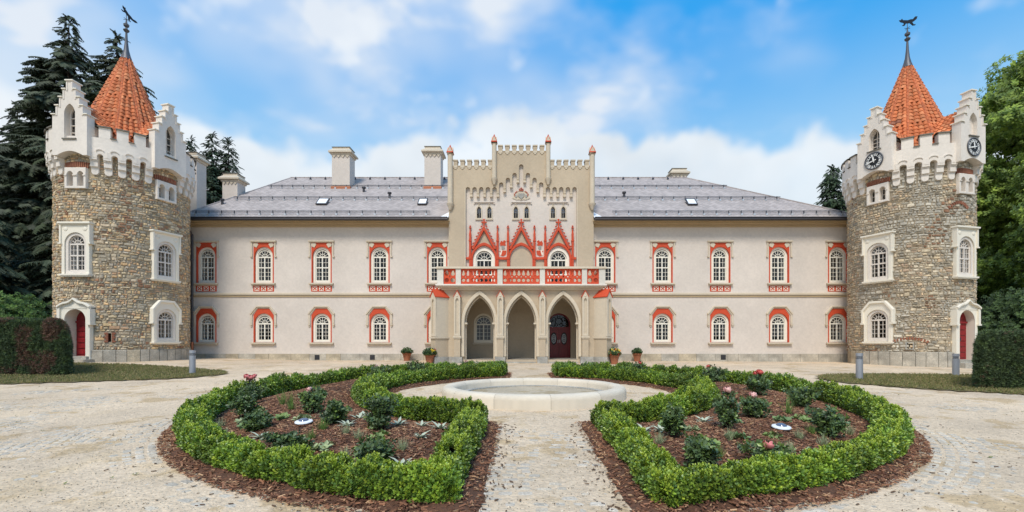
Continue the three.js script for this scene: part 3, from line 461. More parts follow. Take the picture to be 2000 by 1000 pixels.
// ================================================================ entrance porch with balcony
const porch = thing('entrance_porch', 'beige entrance porch with three pointed arches and a red traceried balcony', 'porch');
{
  const Z = 2.8, H = 3.75, ZB = RZ;
  const AX = [-2.0, 0, 2.02];
  const f = poly([[-H, -0.3], [H, -0.3], [H, 3.5], [-H, 3.5]]);
  for (const x of AX) f.holes.push(poly(archPts(x, 0.72, 0.16, 1.92, 1.34), THREE.Path));
  part(porch, 'front_wall', [ext(f, Z - 0.42, Z)], MAT.beige);
  part(porch, 'side_wall', [box(-H, -H + 0.38, -0.3, 3.5, ZB + 0.005, Z - 0.425), box(H - 0.38, H, -0.3, 3.5, ZB + 0.005, Z - 0.425)], MAT.beige);
  part(porch, 'porch_floor', [box(-H + 0.38, H - 0.38, -0.3, 0.155, ZB + 0.005, Z - 0.06)], MAT.floor);
  // groined ceiling over three bays
  { const hA = t => { const hw = 0.98, rise = 1.42, c = (rise * rise - hw * hw) / (2 * hw), r = hw + c; t = Math.min(Math.abs(t), hw); return 1.92 + Math.sqrt(Math.max(0, r * r - (t + c) * (t + c))); };
    const NX = 72, NZ = 24, pos = [], idx = [], x0 = -H + 0.38, x1 = H - 0.38, z0 = ZB, z1 = Z - 0.42, zc = (z0 + z1) / 2;
    for (let j = 0; j <= NZ; j++) for (let i = 0; i <= NX; i++) { const x = mix(x0, x1, i / NX), z = mix(z0, z1, j / NZ); let d = 9; for (const a of AX) if (Math.abs(x - a) < Math.abs(d)) d = x - a; pos.push(x, Math.min(3.44, Math.max(hA(d), hA((z - zc) / (z1 - z0) * 2 * 0.98))), z); }
    for (let j = 0; j < NZ; j++) for (let i = 0; i < NX; i++) { const a = j * (NX + 1) + i; idx.push(a, a + 1, a + NX + 1, a + 1, a + NX + 2, a + NX + 1); }
    const g = new THREE.BufferGeometry(); g.setAttribute('position', new THREE.Float32BufferAttribute(pos, 3)); g.setIndex(idx); g.computeVertexNormals(); part(porch, 'vault', [g], MAT.trim); }
  AX.forEach(x => {
    const a = sub(porch, 'arch', [x, 0, Z]);
    part(a, 'archivolt', [ext(band(archPts(0, 0.88, 0.30, 1.92, 1.56), archPts(0, 0.725, 0.30, 1.92, 1.345)), -0.01, 0.10, 0.02)], MAT.trim);
    part(a, 'inner_moulding', [ext(band(archPts(0, 0.718, 0.165, 1.92, 1.335), archPts(0, 0.655, 0.165, 1.92, 1.25)), -0.24, -0.12, 0.015)], MAT.trim);
    part(a, 'impost', [-1, 1].map(s => box(s > 0 ? 0.60 : -0.75, s > 0 ? 0.75 : -0.60, 1.86, 1.94, -0.30, 0.03)), MAT.trim);
    part(a, 'step', [box(-0.715, 0.715, -0.3, 0.05, -0.30, 0.10), box(-0.715, 0.715, 0.054, 0.16, -0.43, -0.06)], MAT.grey);
  });
  for (const x of [-3.06, -1.0, 1.01, 3.06]) {
    const p = sub(porch, 'pilaster', [x, 0, Z]);
    part(p, 'shaft', [ext(ring([[-0.15, 1.30], [-0.15, 3.18], [0, 3.44], [0.15, 3.18], [0.15, 1.30]], archPts(0, 0.085, 1.40, 2.98, 0.14)), -0.01, 0.24, 0.012), box(-0.086, 0.086, 1.39, 3.15, -0.01, 0.17)], MAT.trim);
    part(p, 'base_mould', [box(-0.19, 0.19, 1.21, 1.298, -0.01, 0.29), box(-0.165, 0.165, 1.15, 1.208, -0.01, 0.26)], MAT.trim);
    part(p, 'lower_shaft', [box(-0.15, 0.15, 0.30, 1.148, -0.01, 0.24)], MAT.beige);
    part(p, 'plinth', [box(-0.24, 0.24, -0.3, 0.296, -0.01, 0.32)], MAT.grey);
    part(p, 'gablet', [ext(poly([[-0.185, 3.17], [0, 3.485], [0.185, 3.17], [0.165, 3.155], [0, 3.445], [-0.165, 3.155]]), 0.0, 0.26)], MAT.red);
    part(p, 'boss', [new THREE.SphereGeometry(0.05, 10, 6).scale(1, 1, 0.5).translate(0, 3.2, 0.24)], MAT.trim);
  }
  part(porch, 'plinth_course', [box(-H - 0.02, -3.31, -0.3, 0.296, ZB, Z + 0.05), box(3.31, H + 0.02, -0.3, 0.296, ZB, Z + 0.05)], MAT.grey);
  for (const s of [-1, 1]) {
    const b = sub(porch, 'corner_buttress', [s * (H + 0.02), 0, Z - 0.02], s * Math.PI / 4);
    part(b, 'shaft', [box(-0.20, 0.20, 1.25, 3.18, -0.30, 0.52), ext(ring([[-0.20, 1.26], [-0.20, 3.18], [0, 3.40], [0.20, 3.18], [0.20, 1.26]], archPts(0, 0.10, 1.40, 2.9, 0.16)), 0.50, 0.58, 0.012)], MAT.trim);
    part(b, 'lower_shaft', [box(-0.20, 0.20, 0.30, 1.17, -0.30, 0.56)], MAT.beige);
    part(b, 'base_mould', [box(-0.24, 0.24, 1.174, 1.246, -0.30, 0.62)], MAT.trim);
    part(b, 'plinth', [box(-0.26, 0.26, -0.3, 0.298, -0.30, 0.64)], MAT.grey);
    part(b, 'red_cap', [ext(poly([[-0.25, 3.15], [0, 3.53], [0.25, 3.15], [0.22, 3.12], [0, 3.42], [-0.22, 3.12]]), -0.25, 0.61)], MAT.red);
  }
  part(porch, 'cornice', [box(-H - 0.08, H + 0.08, 3.50, 3.565, ZB + 0.005, Z + 0.08), box(-H - 0.17, H + 0.17, 3.568, 3.64, ZB + 0.005, Z + 0.18), box(-H - 0.28, H + 0.28, 3.643, 3.69, ZB + 0.005, Z + 0.30)], MAT.trim);
  part(porch, 'balcony_slab', [box(-H - 0.32, H + 0.32, 3.694, 3.76, ZB + 0.005, Z + 0.34)], MAT.white);
  // balustrade
  const zr = Z + 0.12, y0 = 3.762, y1 = 4.50;
  const ped = [-3.86, -3.0, -1.01, 1.01, 3.02, 3.86];
  ped.forEach((x, i) => { const w = i === 0 || i === 5 ? 0.15 : 0.125; part(porch, 'pedestal', [ext(poly([[x - w, y0], [x + w, y0], [x + w, y1], [x - w, y1]]), zr - 0.14, zr + 0.12, 0.012)], MAT.pedestal); });
  part(porch, 'rail', [box(-4.06, 4.06, y1 + 0.003, y1 + 0.10, zr - 0.18, zr + 0.17)], MAT.trim);
  for (const s of [-1, 1]) part(porch, 'rail', [box(s > 0 ? 3.70 : -4.04, s > 0 ? 4.04 : -3.70, y1 + 0.004, y1 + 0.099, ZB + 0.01, zr - 0.182)], MAT.trim);
  const panel = (w, n) => {   // pierced tracery: a row of quatrefoil-like drops over a row of round openings
    const s = poly([[-w / 2, 0], [w / 2, 0], [w / 2, y1 - y0], [-w / 2, y1 - y0]]), p = w / n;
    for (let i = 0; i < n; i++) {
      const cx = -w / 2 + (i + 0.5) * p, e = p * 0.36, a = [], b = [];
      for (let k = 0; k < 16; k++) { const t = k / 16 * Math.PI * 2; b.push([cx + e * Math.cos(t), 0.20 + e * 1.02 * Math.sin(t)]); }
      for (let k = 0; k < 18; k++) { const t = -Math.PI / 2 + k / 18 * Math.PI * 2; const rr = 0.62 + 0.38 * Math.abs(Math.cos(t * 1.0)); const yy = Math.sin(t); a.push([cx + e * Math.cos(t) * (yy > 0.1 ? 0.72 : 1), 0.52 + (yy > 0 ? 0.155 : 0.105) * yy]); }
      s.holes.push(poly(a, THREE.Path)); s.holes.push(poly(b, THREE.Path));
      if (i < n - 1) { const q = []; for (let k = 0; k < 8; k++) { const t = k / 8 * Math.PI * 2; q.push([cx + p / 2 + 0.030 * Math.cos(t), 0.375 + 0.045 * Math.sin(t)]); } s.holes.push(poly(q, THREE.Path)); }
    }
    return s;
  };
  for (let i = 0; i < 5; i++) { const a = ped[i] + (i ? 0.125 : 0.15), b = ped[i + 1] - (i === 4 ? 0.15 : 0.125), w = b - a, n = w > 1 ? 8 : 2; const g = ext(panel(w - 0.004, n), -0.055, 0.055, 0.010, 4); g.translate((a + b) / 2, y0, zr); part(porch, 'tracery_panel', [g], MAT.red); }
  for (const s of [-1, 1]) { const g = ext(panel(zr - ZB - 0.30, 9), -0.05, 0.05, 0.010, 4); g.rotateY(Math.PI / 2); g.translate(s * 3.86, y0, (zr + ZB) / 2); part(porch, 'tracery_panel', [g], MAT.red); }
}

// ================================================================ towers
function rubble(R, y0, y1, a0, a1, skip, seed, grey) {   // random rubble stones on a drum
  const r = rng(seed), out = []; let y = y0;
  const pal = [[0.36, 0.30, 0.20], [0.42, 0.33, 0.20], [0.30, 0.26, 0.195], [0.25, 0.23, 0.195], [0.34, 0.28, 0.21], [0.46, 0.34, 0.18], [0.39, 0.33, 0.25], [0.22, 0.21, 0.19], [0.36, 0.22, 0.13], [0.44, 0.37, 0.27], [0.48, 0.31, 0.15], [0.30, 0.27, 0.24]];
  while (y < y1) {
    const h = 0.072 + r() * 0.085; let a = a0 + r() * 0.1;
    while (a < a1) {
      const two = r() < 0.16, len = (0.09 + r() * r() * 0.32) / R, hh = h * (0.74 + r() * 0.44), b = a + len;
      const wob = 0.07 * (vn(a * 3.1 + seed, y * 0.9, 1) - 0.5) * 2;
      const put = (p0, p1, q0, q1) => {
        const ac = (p0 + p1) / 2, yc = (q0 + q1) / 2;
        if (skip(ac, yc, (p1 - p0) / 2 * R)) return;
        let c = pal[Math.floor(r() * pal.length)]; const patch = vn(ac * 2.2 + seed, yc * 0.8, 5), pt2 = vn(ac * 3 + 40 + seed, yc * 1.1, 2);
        let k = 0.86 + 0.28 * r(); const gr = grey * sstep(0.42, 0.68, patch), L = (c[0] + c[1] + c[2]) / 3; c = c.map((v, i) => mix(v, L * [0.98, 0.99, 0.98][i], Math.max(gr, 0.22 + 0.33 * grey)) * k * [2.9, 2.68, 2.34][i]);
        if (pt2 > 0.70 && r() < 0.22) c = [0.50 * k, 0.27 * k, 0.16 * k];
        const g = 0.007 + r() * 0.006, e = Math.min(p1 - p0, 1) * R, proud = 0.012 + r() * 0.034, ch = 0.014 + r() * 0.012, J = () => (r() - 0.5) * 0.045;
        // eight points: rim on the mortar, smaller irregular face in front
        const rim = [], face = []; const n = 6, U = [0, 0.5, 1, 1, 0.5, 0], V = [0, -0.06, 0, 1, 1.06, 1];
        for (let i = 0; i < n; i++) {
          const u = mix(p0 + g / R, p1 - g / R, clamp(U[i] + J() * 2.4)), v = mix(q0 + g, q1 - g, clamp(V[i], -0.1, 1.1)) + J() * 0.8;
          rim.push([R - 0.03, u, v]); face.push([R + proud + J() * 0.35, mix(u, ac, ch * 2 / e), mix(v, yc, ch * 2 / (q1 - q0))]);
        }
        const P = ([rr, t, yy]) => [Math.sin(t) * rr, yy, Math.cos(t) * rr], pos = [];
        const cen = P([R + proud + 0.006, ac, yc]);
        for (let i = 0; i < n; i++) { const j = (i + 1) % n; pos.push(...P(rim[i]), ...P(rim[j]), ...P(face[j]), ...P(rim[i]), ...P(face[j]), ...P(face[i]), ...P(face[i]), ...P(face[j]), ...cen); }
        const geo = new THREE.BufferGeometry(); geo.setAttribute('position', new THREE.Float32BufferAttribute(pos, 3)); geo.computeVertexNormals(); tint(geo, ...c);
        const uv = new Float32Array(pos.length / 3 * 2), ou = r() * 9, ov = r() * 9; for (let i = 0; i < pos.length / 3; i++) { uv[2 * i] = Math.atan2(pos[3 * i], pos[3 * i + 2]) * R + ou; uv[2 * i + 1] = pos[3 * i + 1] + ov; } geo.setAttribute('uv', new THREE.BufferAttribute(uv, 2));
        out.push({ geo, area: (p1 - p0) * R * (q1 - q0), a: ac, y: yc });
      };
      if (two && len * R > 0.14) { put(a, b, y + wob, y + wob + hh * 0.48); put(a, b, y + wob + hh * 0.5, y + wob + hh); } else put(a, b, y + wob, y + wob + hh);
      a = b;
    }
    y += h * 0.985;
  }
  return out;
}
// flat clay tiles on a sloping trapezoid: origin at its foot centre, up-slope vector length len, foot width w0, head width w1
function tilePatch(len, w0, w1, seed, tw = 0.21, ex = 0.205) {
  const r = rng(seed), gs = [], rows = Math.ceil(len / ex);
  for (let j = 0; j < rows; j++) {
    const s = j * ex, hw = mix(w0, w1, clamp((s + ex / 2) / len)) / 2; const n = Math.max(1, Math.round(2 * hw / tw)), t = 2 * hw / n;
    for (let i = 0; i < n; i++) {
      const cx = -hw + (i + 0.5) * t, pos = [], K = 5, L = ex * 1.28, dz = (r() - 0.5) * 0.005, dv = (r() - 0.5) * 0.010;
      const pr = k => { const u = k / K; return [cx + (u - 0.5) * t * 1.06, 0.040 * Math.sin(u * Math.PI * 1.55 - 0.35) + 0.012]; };
      for (let k = 0; k < K; k++) { const [xa, za] = pr(k), [xb, zb] = pr(k + 1), y0 = s - 0.03 + dv, y1 = Math.min(s + L, len + 0.05), l0 = 0.055 + dz, l1 = 0.012 + dz; pos.push(xa, y0, za + l0, xb, y0, zb + l0, xb, y1, zb + l1, xa, y0, za + l0, xb, y1, zb + l1, xa, y1, za + l1); pos.push(xa, y0, za + l0 - 0.022, xb, y0, zb + l0 - 0.022, xb, y0, zb + l0, xa, y0, za + l0 - 0.022, xb, y0, zb + l0, xa, y0, za + l0); }
      const g = new THREE.BufferGeometry(); g.setAttribute('position', new THREE.Float32BufferAttribute(pos, 3)); g.computeVertexNormals();
      const q = r(), d = 0.86 + 0.30 * r(); const c = q < 0.03 ? [0.52, 0.19, 0.11] : q < 0.3 ? [1.0, 0.36, 0.15] : [0.98, 0.285, 0.10]; tint(g, c[0] * d, c[1] * d, c[2] * d); gs.push(norm(g));
    }
  }
  return mergeGeometries(gs);
}
function rectAt(a, hw, y0, y1, R) { return (ac, yc, hl) => Math.abs(ac - a) * R < hw + hl * 0.8 && yc > y0 && yc < y1; }
function dialTexture() {
  const c = document.createElement('canvas'); c.width = c.height = 256; const x = c.getContext('2d');
  x.fillStyle = '#0b0b0d'; x.fillRect(0, 0, 256, 256); x.fillStyle = '#f2f2ee'; x.font = 'bold 54px serif'; x.textAlign = 'center'; x.textBaseline = 'middle';
  const num = ['XII', 'I', 'II', 'III', 'IIII', 'V', 'VI', 'VII', 'VIII', 'IX', 'X', 'XI'];
  for (let i = 0; i < 12; i++) { x.save(); x.translate(128, 128); x.rotate(i * Math.PI / 6); x.fillText(num[i], 0, -92); x.restore(); }
  const t = new THREE.CanvasTexture(c); t.colorSpace = THREE.SRGBColorSpace; return t;
}
let dialT = null;

function tower(cfg) {
  const { pos, R, label, ga, seed, inner, doorA, doorY, clocks } = cfg;
  const T = thing('round_tower', label, 'tower', pos, 0, 'round stone towers with red cone roofs');
  const deg = Math.PI / 180, ang = ga.map(a => a * deg), skips = [];
  const WY = { ub: 3.86, ut: 6.15, lb: 0.92, lt: 2.95 };
  // which openings: [angle, half width, y0, y1, kind]
  const dA = ang[cfg.doorIdx], iA = ang[1 - cfg.doorIdx];
  const ops = [[dA, 0.44, WY.ub + 0.1, WY.ut - 0.42], [iA, 0.44, WY.ub + 0.1, WY.ut - 0.42], [iA, 0.44, WY.lb + 0.1, WY.lt - 0.42], [dA, 0.47, -0.5, 2.46]];
  for (const a of ang) ops.push([a, 0.42, 7.70, 8.52]);
  const clear = [[dA, 0.56, WY.ub, WY.ut], [iA, 0.56, WY.ub, WY.ut], [iA, 0.56, WY.lb, WY.lt], [dA, 0.60, -0.5, 2.72], [ang[0], 0.44, 7.68, 8.56], [ang[1], 0.44, 7.68, 8.56]];
  if (cfg.slit) { ops.push([cfg.slit * deg, 0.06, 1.02, 1.42]); clear.push([cfg.slit * deg, 0.16, 0.98, 1.46]); }
  if (cfg.flue) { ops.push([cfg.flue * deg, 0.11, 0.70, 0.96]); }
  const wrap = d => Math.atan2(Math.sin(d), Math.cos(d));
  // drum of mortar with true openings
  { const NA = 300, NY = 150, y0 = -0.4, y1 = 9.25, pos = [], uv = [], nrm = [];
    const inside = (a, y) => ops.some(([oa, hw, p, q]) => Math.abs(wrap(a - oa)) * R < hw && y > p && y < q);
    const V = (a, y, rr, s) => { pos.push(Math.sin(a) * rr, y, Math.cos(a) * rr); uv.push(a * R, y); nrm.push(s * Math.sin(a), 0, s * Math.cos(a)); };
    for (let j = 0; j < NY; j++) for (let i = 0; i < NA; i++) {
      const a = i / NA * 2 * Math.PI, b = (i + 1) / NA * 2 * Math.PI, p = mix(y0, y1, j / NY), q = mix(y0, y1, (j + 1) / NY);
      if (inside((a + b) / 2, (p + q) / 2)) continue;
      V(a, p, R, 1); V(b, p, R, 1); V(b, q, R, 1); V(a, p, R, 1); V(b, q, R, 1); V(a, q, R, 1);
      V(a, p, R - 0.62, -1); V(b, q, R - 0.62, -1); V(b, p, R - 0.62, -1); V(a, p, R - 0.62, -1); V(a, q, R - 0.62, -1); V(b, q, R - 0.62, -1);
    }
    const g = new THREE.BufferGeometry(); g.setAttribute('position', new THREE.Float32BufferAttribute(pos, 3)); g.setAttribute('normal', new THREE.Float32BufferAttribute(nrm, 3)); g.setAttribute('uv', new THREE.Float32BufferAttribute(uv, 2)); part(T, 'mortar_drum', g, MAT.mortar); }
  part(T, 'tower_floor', [new THREE.CylinderGeometry(R - 0.05, R - 0.05, 0.2, 40).translate(0, 9.30, 0), new THREE.CylinderGeometry(R - 0.3, R - 0.3, 0.2, 40).translate(0, 3.4, 0), new THREE.CylinderGeometry(0.5, 0.5, 9.2, 16).translate(0, 4.6, 0)], MAT.room);
  // stones
  { const view = Math.atan2(-pos[0], 25 - pos[2]);
    const st = rubble(R, cfg.stoneY, 9.22, view - 1.85, view + 1.85, (a, y, hl) => clear.some(([oa, hw, p, q]) => Math.abs(wrap(a - oa)) * R < hw + hl && y > p && y < q), seed, cfg.grey);
    const vis = st.filter(s => Math.abs(wrap(s.a - view)) < 1.3 && s.y < 8.3).sort((p, q) => q.area - p.area).slice(0, 290); const set = new Set(vis);
    for (const s of vis) part(T, 'stone', s.geo, MAT.rubble);
    const rest = part(T, 'rubble_stones', mergeGeometries(st.filter(s => !set.has(s)).map(s => s.geo)), MAT.rubble); rest.userData.kind = 'stuff'; }
  // granite slabs of the plinth
  { const r = rng(seed + 5), p0 = cfg.plinth[0] * deg, p1 = cfg.plinth[1] * deg; let a = p0;
    while (a < p1 - 0.01) { let w = (0.30 + r() * 0.16) / R; if (a + w > p1 - 0.08) w = p1 - a; const g0 = 0.010 / R, pts = [], top = cfg.plinthTop, n = 4; const G0 = [];
      for (let k = 0; k <= n; k++) { const t = mix(a + g0, a + w - g0, k / n); G0.push(t); }
      const gg = lathe([[R - 0.05, -0.45], [R + 0.10, -0.45], [R + 0.10, top - 0.015], [R + 0.085, top], [R - 0.05, top]], 4, a + g0, w - 2 * g0);
      part(T, 'plinth_slab', [gg], [MAT.granite, MAT.granite2, MAT.granite3, MAT.granite][Math.floor(r() * 4)]).geometry.computeVertexNormals(); a += w; }
    part(T, 'plinth_core', [lathe([[R - 0.04, -0.45], [R + 0.085, -0.45], [R + 0.085, cfg.plinthTop - 0.02], [R - 0.04, cfg.plinthTop - 0.02]], 24, p0 + 0.003, p1 - p0 - 0.006)], MAT.coping); }
  // big windows
  const bigWin = (a, yb, yt, kind) => {
    const w = sub(T, 'window', [0, 0, 0], a), z = R + 0.08, ys = yt - 0.86, hw = 0.36, gy = yb + 0.24;
    const outl = kind === 'u' ? [[-0.60, yb + 0.10], [-0.60, yt - 0.05], [0.60, yt - 0.05], [0.60, yb + 0.10]] : [[-0.60, yb + 0.10], [-0.60, yt - 0.45], [-0.30, yt - 0.06], [0.30, yt - 0.06], [0.60, yt - 0.45], [0.60, yb + 0.10]];
    part(w, 'surround', [ext(ring(outl, archPts(0, 0.48, yb + 0.102, ys)), R - 0.20, z, 0.01)], MAT.casing);
    part(w, 'casing', [ext(ring(archPts(0, 0.478, yb + 0.104, ys, 0.478), archPts(0, hw, gy, ys)), R - 0.20, z - 0.05, 0.014)], MAT.white);
    const bars = kind === 'u' ? sash(hw, gy, ys - 0.02, [[mix(gy, ys, 0.56) + 0.03, ys - 0.06, 2], [gy + 0.06, mix(gy, ys, 0.56) - 0.03, 3]], z - 0.16) : sash(hw, gy, ys - 0.02, [[gy + 0.06, ys - 0.06, 4]], z - 0.16);
    part(w, 'glazing_bars', bars, MAT.white);
    const gl = glassShape(hw, gy, ys - 0.02); gl.translate(0, 0, z - 0.135); part(w, 'pane', [gl], MAT.glass);
    for (const c of curtains(0.40, gy - 0.04, ys + 0.3, R - 0.32, 0.04, 0.25)) part(w, 'curtain', [c], MAT.curtain);
    part(w, 'sill', [box(-0.64, 0.64, yb + 0.03, yb + 0.10, R - 0.20, z + 0.08), box(-0.60, 0.60, yb - 0.02, yb + 0.027, R - 0.2, z + 0.04)], MAT.casing);
    if (kind === 'u') part(w, 'hood_mould', [box(-0.70, 0.70, yt - 0.02, yt + 0.05, R - 0.2, z + 0.10), box(-0.66, 0.66, yt - 0.06, yt - 0.023, R - 0.2, z + 0.06), ...[-1, 1].flatMap(s => [box(s > 0 ? 0.585 : -0.655, s > 0 ? 0.655 : -0.585, yt - 0.84, yt - 0.063, R - 0.2, z + 0.05), box(s > 0 ? 0.57 : -0.70, s > 0 ? 0.70 : -0.57, yt - 0.90, yt - 0.845, R - 0.2, z + 0.07)]), ...[-1, 1].map(s => new THREE.SphereGeometry(0.1, 10, 6).scale(1, 1, 0.25).translate(s * 0.42, yt - 0.24, z))], MAT.casing);
    else { const o = [[-0.68, yt - 1.02], [-0.68, yt - 0.40], [-0.34, yt + 0.02], [0.34, yt + 0.02], [0.68, yt - 0.40], [0.68, yt - 1.02], [0.59, yt - 1.02], [0.59, yt - 0.46], [0.30, yt - 0.09], [-0.30, yt - 0.09], [-0.59, yt - 0.46], [-0.59, yt - 1.02]];
      part(w, 'hood_mould', [ext(poly(o), R - 0.2, z + 0.07, 0.012), ...[-1, 1].map(s => box(s > 0 ? 0.57 : -0.71, s > 0 ? 0.71 : -0.57, yt - 1.09, yt - 1.024, R - 0.2, z + 0.08))], MAT.casing); }
  };
  bigWin(dA, WY.ub, WY.ut, 'u'); bigWin(iA, WY.ub, WY.ut, 'u'); bigWin(iA, WY.lb, WY.lt, 'l');
  // arched doorway with ogee hood
  { const d = sub(T, 'doorway', [0, 0, 0], dA), z = R + 0.10, b = doorY;
    part(d, 'surround', [ext(ring([[-0.64, b - 0.35], [-0.64, 2.52], [0.64, 2.52], [0.64, b - 0.35]], archPts(0, 0.47, b - 0.34, 1.98)), R - 0.62, z, 0.012)], MAT.casing);
    const og = [[-0.72, 2.46]]; for (let i = 0; i <= 10; i++) { const u = i / 10; og.push([mix(-0.72, 0, u), 2.56 + 0.36 * (u < 0.55 ? 0.55 * Math.sin(u / 0.55 * Math.PI / 2) * 0.9 : 0.495 + 0.505 * Math.pow((u - 0.55) / 0.45, 1.6))]); } for (let i = 9; i >= 0; i--) og.push([-og[1 + i][0], og[1 + i][1]]); og.push([0.72, 2.46]);
    part(d, 'ogee_hood', [ext(poly(og), R - 0.2, z + 0.015), ext(poly([...og.slice(1, -1), ...og.slice(1, -1).reverse().map(([x, y]) => [x * 0.97, y - 0.075])]), R - 0.2, z + 0.12, 0.006), ...[-1, 1].flatMap(s => [box(s > 0 ? 0.60 : -0.72, s > 0 ? 0.72 : -0.60, 1.82, 2.50, R - 0.2, z + 0.07), box(s > 0 ? 0.57 : -0.75, s > 0 ? 0.75 : -0.57, 1.75, 1.816, R - 0.2, z + 0.09)])], MAT.casing);
    const zd = R - cfg.recess, dl = sub(T, 'door', [0, 0, 0], dA);
    part(dl, 'leaf', [ext(poly(archPts(0, 0.468, b, 1.98)), zd - 0.08, zd)], MAT.redDoor);
    const pl = []; for (const s of [-1, 1]) for (let k = 0; k < 6; k++) { const y = b + 0.08 + k * 0.255; pl.push(ext(poly([[s * 0.225 - 0.17, y], [s * 0.225 + 0.17, y], [s * 0.225 + 0.17, y + 0.19], [s * 0.225 - 0.17, y + 0.19]]), zd, zd + 0.03, 0.012)); }
    part(dl, 'panel', pl, MAT.redDoor); part(dl, 'transom', [box(-0.46, 0.46, 1.86, 1.94, zd, zd + 0.06)], MAT.redDoor);
    part(dl, 'handle', [bar([0.06, b + 0.85, zd + 0.05], [0.06, b + 1.0, zd + 0.05], 0.014)], MAT.lead);
    part(d, 'step', [box(-0.75, 0.75, b - 0.45, b - 0.13, R - 0.3, R + 0.50), box(-0.60, 0.60, b - 0.35, b - 0.004, R - 0.62, R + 0.22)], MAT.granite2); }
  if (cfg.slit) { const s = sub(T, 'slit_window', [0, 0, 0], cfg.slit * deg); for (const k of [0, 1, 2, 3, 4]) for (const q of [-1, 1]) part(s, 'brick', [box(q > 0 ? 0.065 : -0.19 + (k % 2) * 0.05, q > 0 ? 0.19 - (k % 2) * 0.05 : -0.065, 1.00 + k * 0.088, 1.08 + k * 0.088, R - 0.3, R + 0.03)], MAT.brick); }
  if (cfg.flue) { const s = sub(T, 'cellar_hatch', [0, 0, 0], cfg.flue * deg); for (let k = 0; k < 13; k++) { const t = (k - 6) / 6, x = t * 0.62, y = 1.02 + 0.16 * (1 - t * t), g = box(-0.035, 0.035, -0.06, 0.06, R - 0.3, R + 0.05 - Math.abs(x) * 0.10); g.rotateZ(-t * 0.4); g.translate(x, y, 0); part(s, 'brick', [g], MAT.brick); } part(s, 'hatch_frame', [ext(ring([[-0.15, 0.66], [-0.15, 1.0], [0.15, 1.0], [0.15, 0.66]], [[-0.11, 0.70], [-0.11, 0.96], [0.11, 0.96], [0.11, 0.70]]), R - 0.2, R + 0.03)], MAT.grey); }
  if (cfg.blindArch) { const s = sub(T, 'relieving_arch', [0, 0, 0], cfg.blindArch * deg); for (let k = 0; k < 11; k++) { const t = (k - 5) / 5, x = t * 0.45, y = 7.06 + 0.22 * (1 - t * t), g = box(-0.034, 0.034, -0.065, 0.065, R - 0.2, R + 0.06 - x * x * 0.22); g.rotateZ(-t * 0.6); g.translate(x, y, 0); part(s, 'brick', [g], MAT.brick); } }
  // twin lights under the gables, with a flat brick lintel
  for (const a of ang) {
    const w = sub(T, 'twin_window', [0, 0, 0], a), z = R + 0.10;
    const s = poly([[-0.46, 7.66], [0.46, 7.66], [0.46, 8.56], [-0.46, 8.56]]);
    for (const q of [-0.225, 0.225]) s.holes.push(poly(archPts(q, 0.135, 7.76, 8.24, 0.16), THREE.Path));
    part(w, 'surround', [ext(s, R - 0.22, z, 0.012)], MAT.white);
    part(w, 'mullion_cap', [box(-0.08, 0.08, 8.20, 8.25, z, z + 0.04), ...[-0.40, 0.40].map(x => box(x - 0.05, x + 0.05, 8.20, 8.25, z, z + 0.03))], MAT.white);
    part(w, 'glazing_bars', [-0.225, 0.225].flatMap(q => [ext(ring(archPts(q, 0.134, 7.762, 8.24, 0.158), archPts(q, 0.105, 7.79, 8.24, 0.125)), R - 0.18, R - 0.14), box(q - 0.01, q + 0.01, 7.79, 8.34, R - 0.178, R - 0.145), box(q - 0.10, q + 0.10, 8.05, 8.07, R - 0.179, R - 0.144)]), MAT.white);
    part(w, 'pane', [-0.225, 0.225].map(q => { const g = new THREE.ShapeGeometry(poly(archPts(q, 0.13, 7.77, 8.24, 0.155))); g.translate(0, 0, R - 0.165); return g; }), MAT.glass);
    for (let k = 0; k < 13; k++) { const t = (k - 6) / 6, x = t * 0.47, g = box(-0.030, 0.030, -0.11, 0.11, R - 0.2, R + 0.055 - x * x * 0.20); g.rotateZ(-t * 0.12); g.translate(x, 8.685 + 0.03 * (1 - t * t), 0); part(w, 'brick', [g], MAT.brick); }
  }
  // machicolation: corbels and small arches, then parapet, merlons
  const cut = cfg.corb.map(c => c * deg), yA = 9.17, Rp = R + 0.24;
  const cw = 0.135;
  const corbG = merge([ext(poly([[-cw, 8.62], [-cw, 8.40], [-cw * 0.8, 8.33], [-cw * 0.35, 8.285], [cw * 0.35, 8.285], [cw * 0.8, 8.33], [cw, 8.40], [cw, 8.62]]), R - 0.1, R + 0.09, 0.012), box(-cw, cw, 8.622, 8.88, R - 0.1, R + 0.165), box(-cw - 0.004, cw + 0.004, 8.85, 8.905, R - 0.1, R + 0.185), box(-cw, cw, 8.907, 9.20, R - 0.1, R + 0.235), box(-cw - 0.004, cw + 0.004, 8.585, 8.635, R - 0.1, R + 0.11)]);
  for (const a of cut) { const c = part(T, 'corbel', corbG, MAT.white); c.rotation.y = a; }
  for (let i = 0; i < cut.length - 1; i++) {
    let d = cut[i + 1] - cut[i]; if (ang.some(g => g > cut[i] && g < cut[i + 1])) continue; if (d > 0.4) continue;
    const c = (cut[i] + cut[i + 1]) / 2, hw = Math.tan(d / 2) * (R + 0.23), iw = hw - cw; const pts = [[-hw, 9.27], [-hw, 9.0], [-iw, 9.0]]; for (let k = 0; k <= 8; k++) { const t = Math.PI - Math.PI * k / 8; pts.push([iw * Math.cos(t), 9.05 + 0.11 * Math.sin(t)]); } pts.push([iw, 9.0], [hw, 9.0], [hw, 9.27]);
    const m = sub(T, 'machicolation_arch', [0, 0, 0], c); part(m, 'arch', [ext(poly(pts), R - 0.05, R + 0.237)], MAT.white);
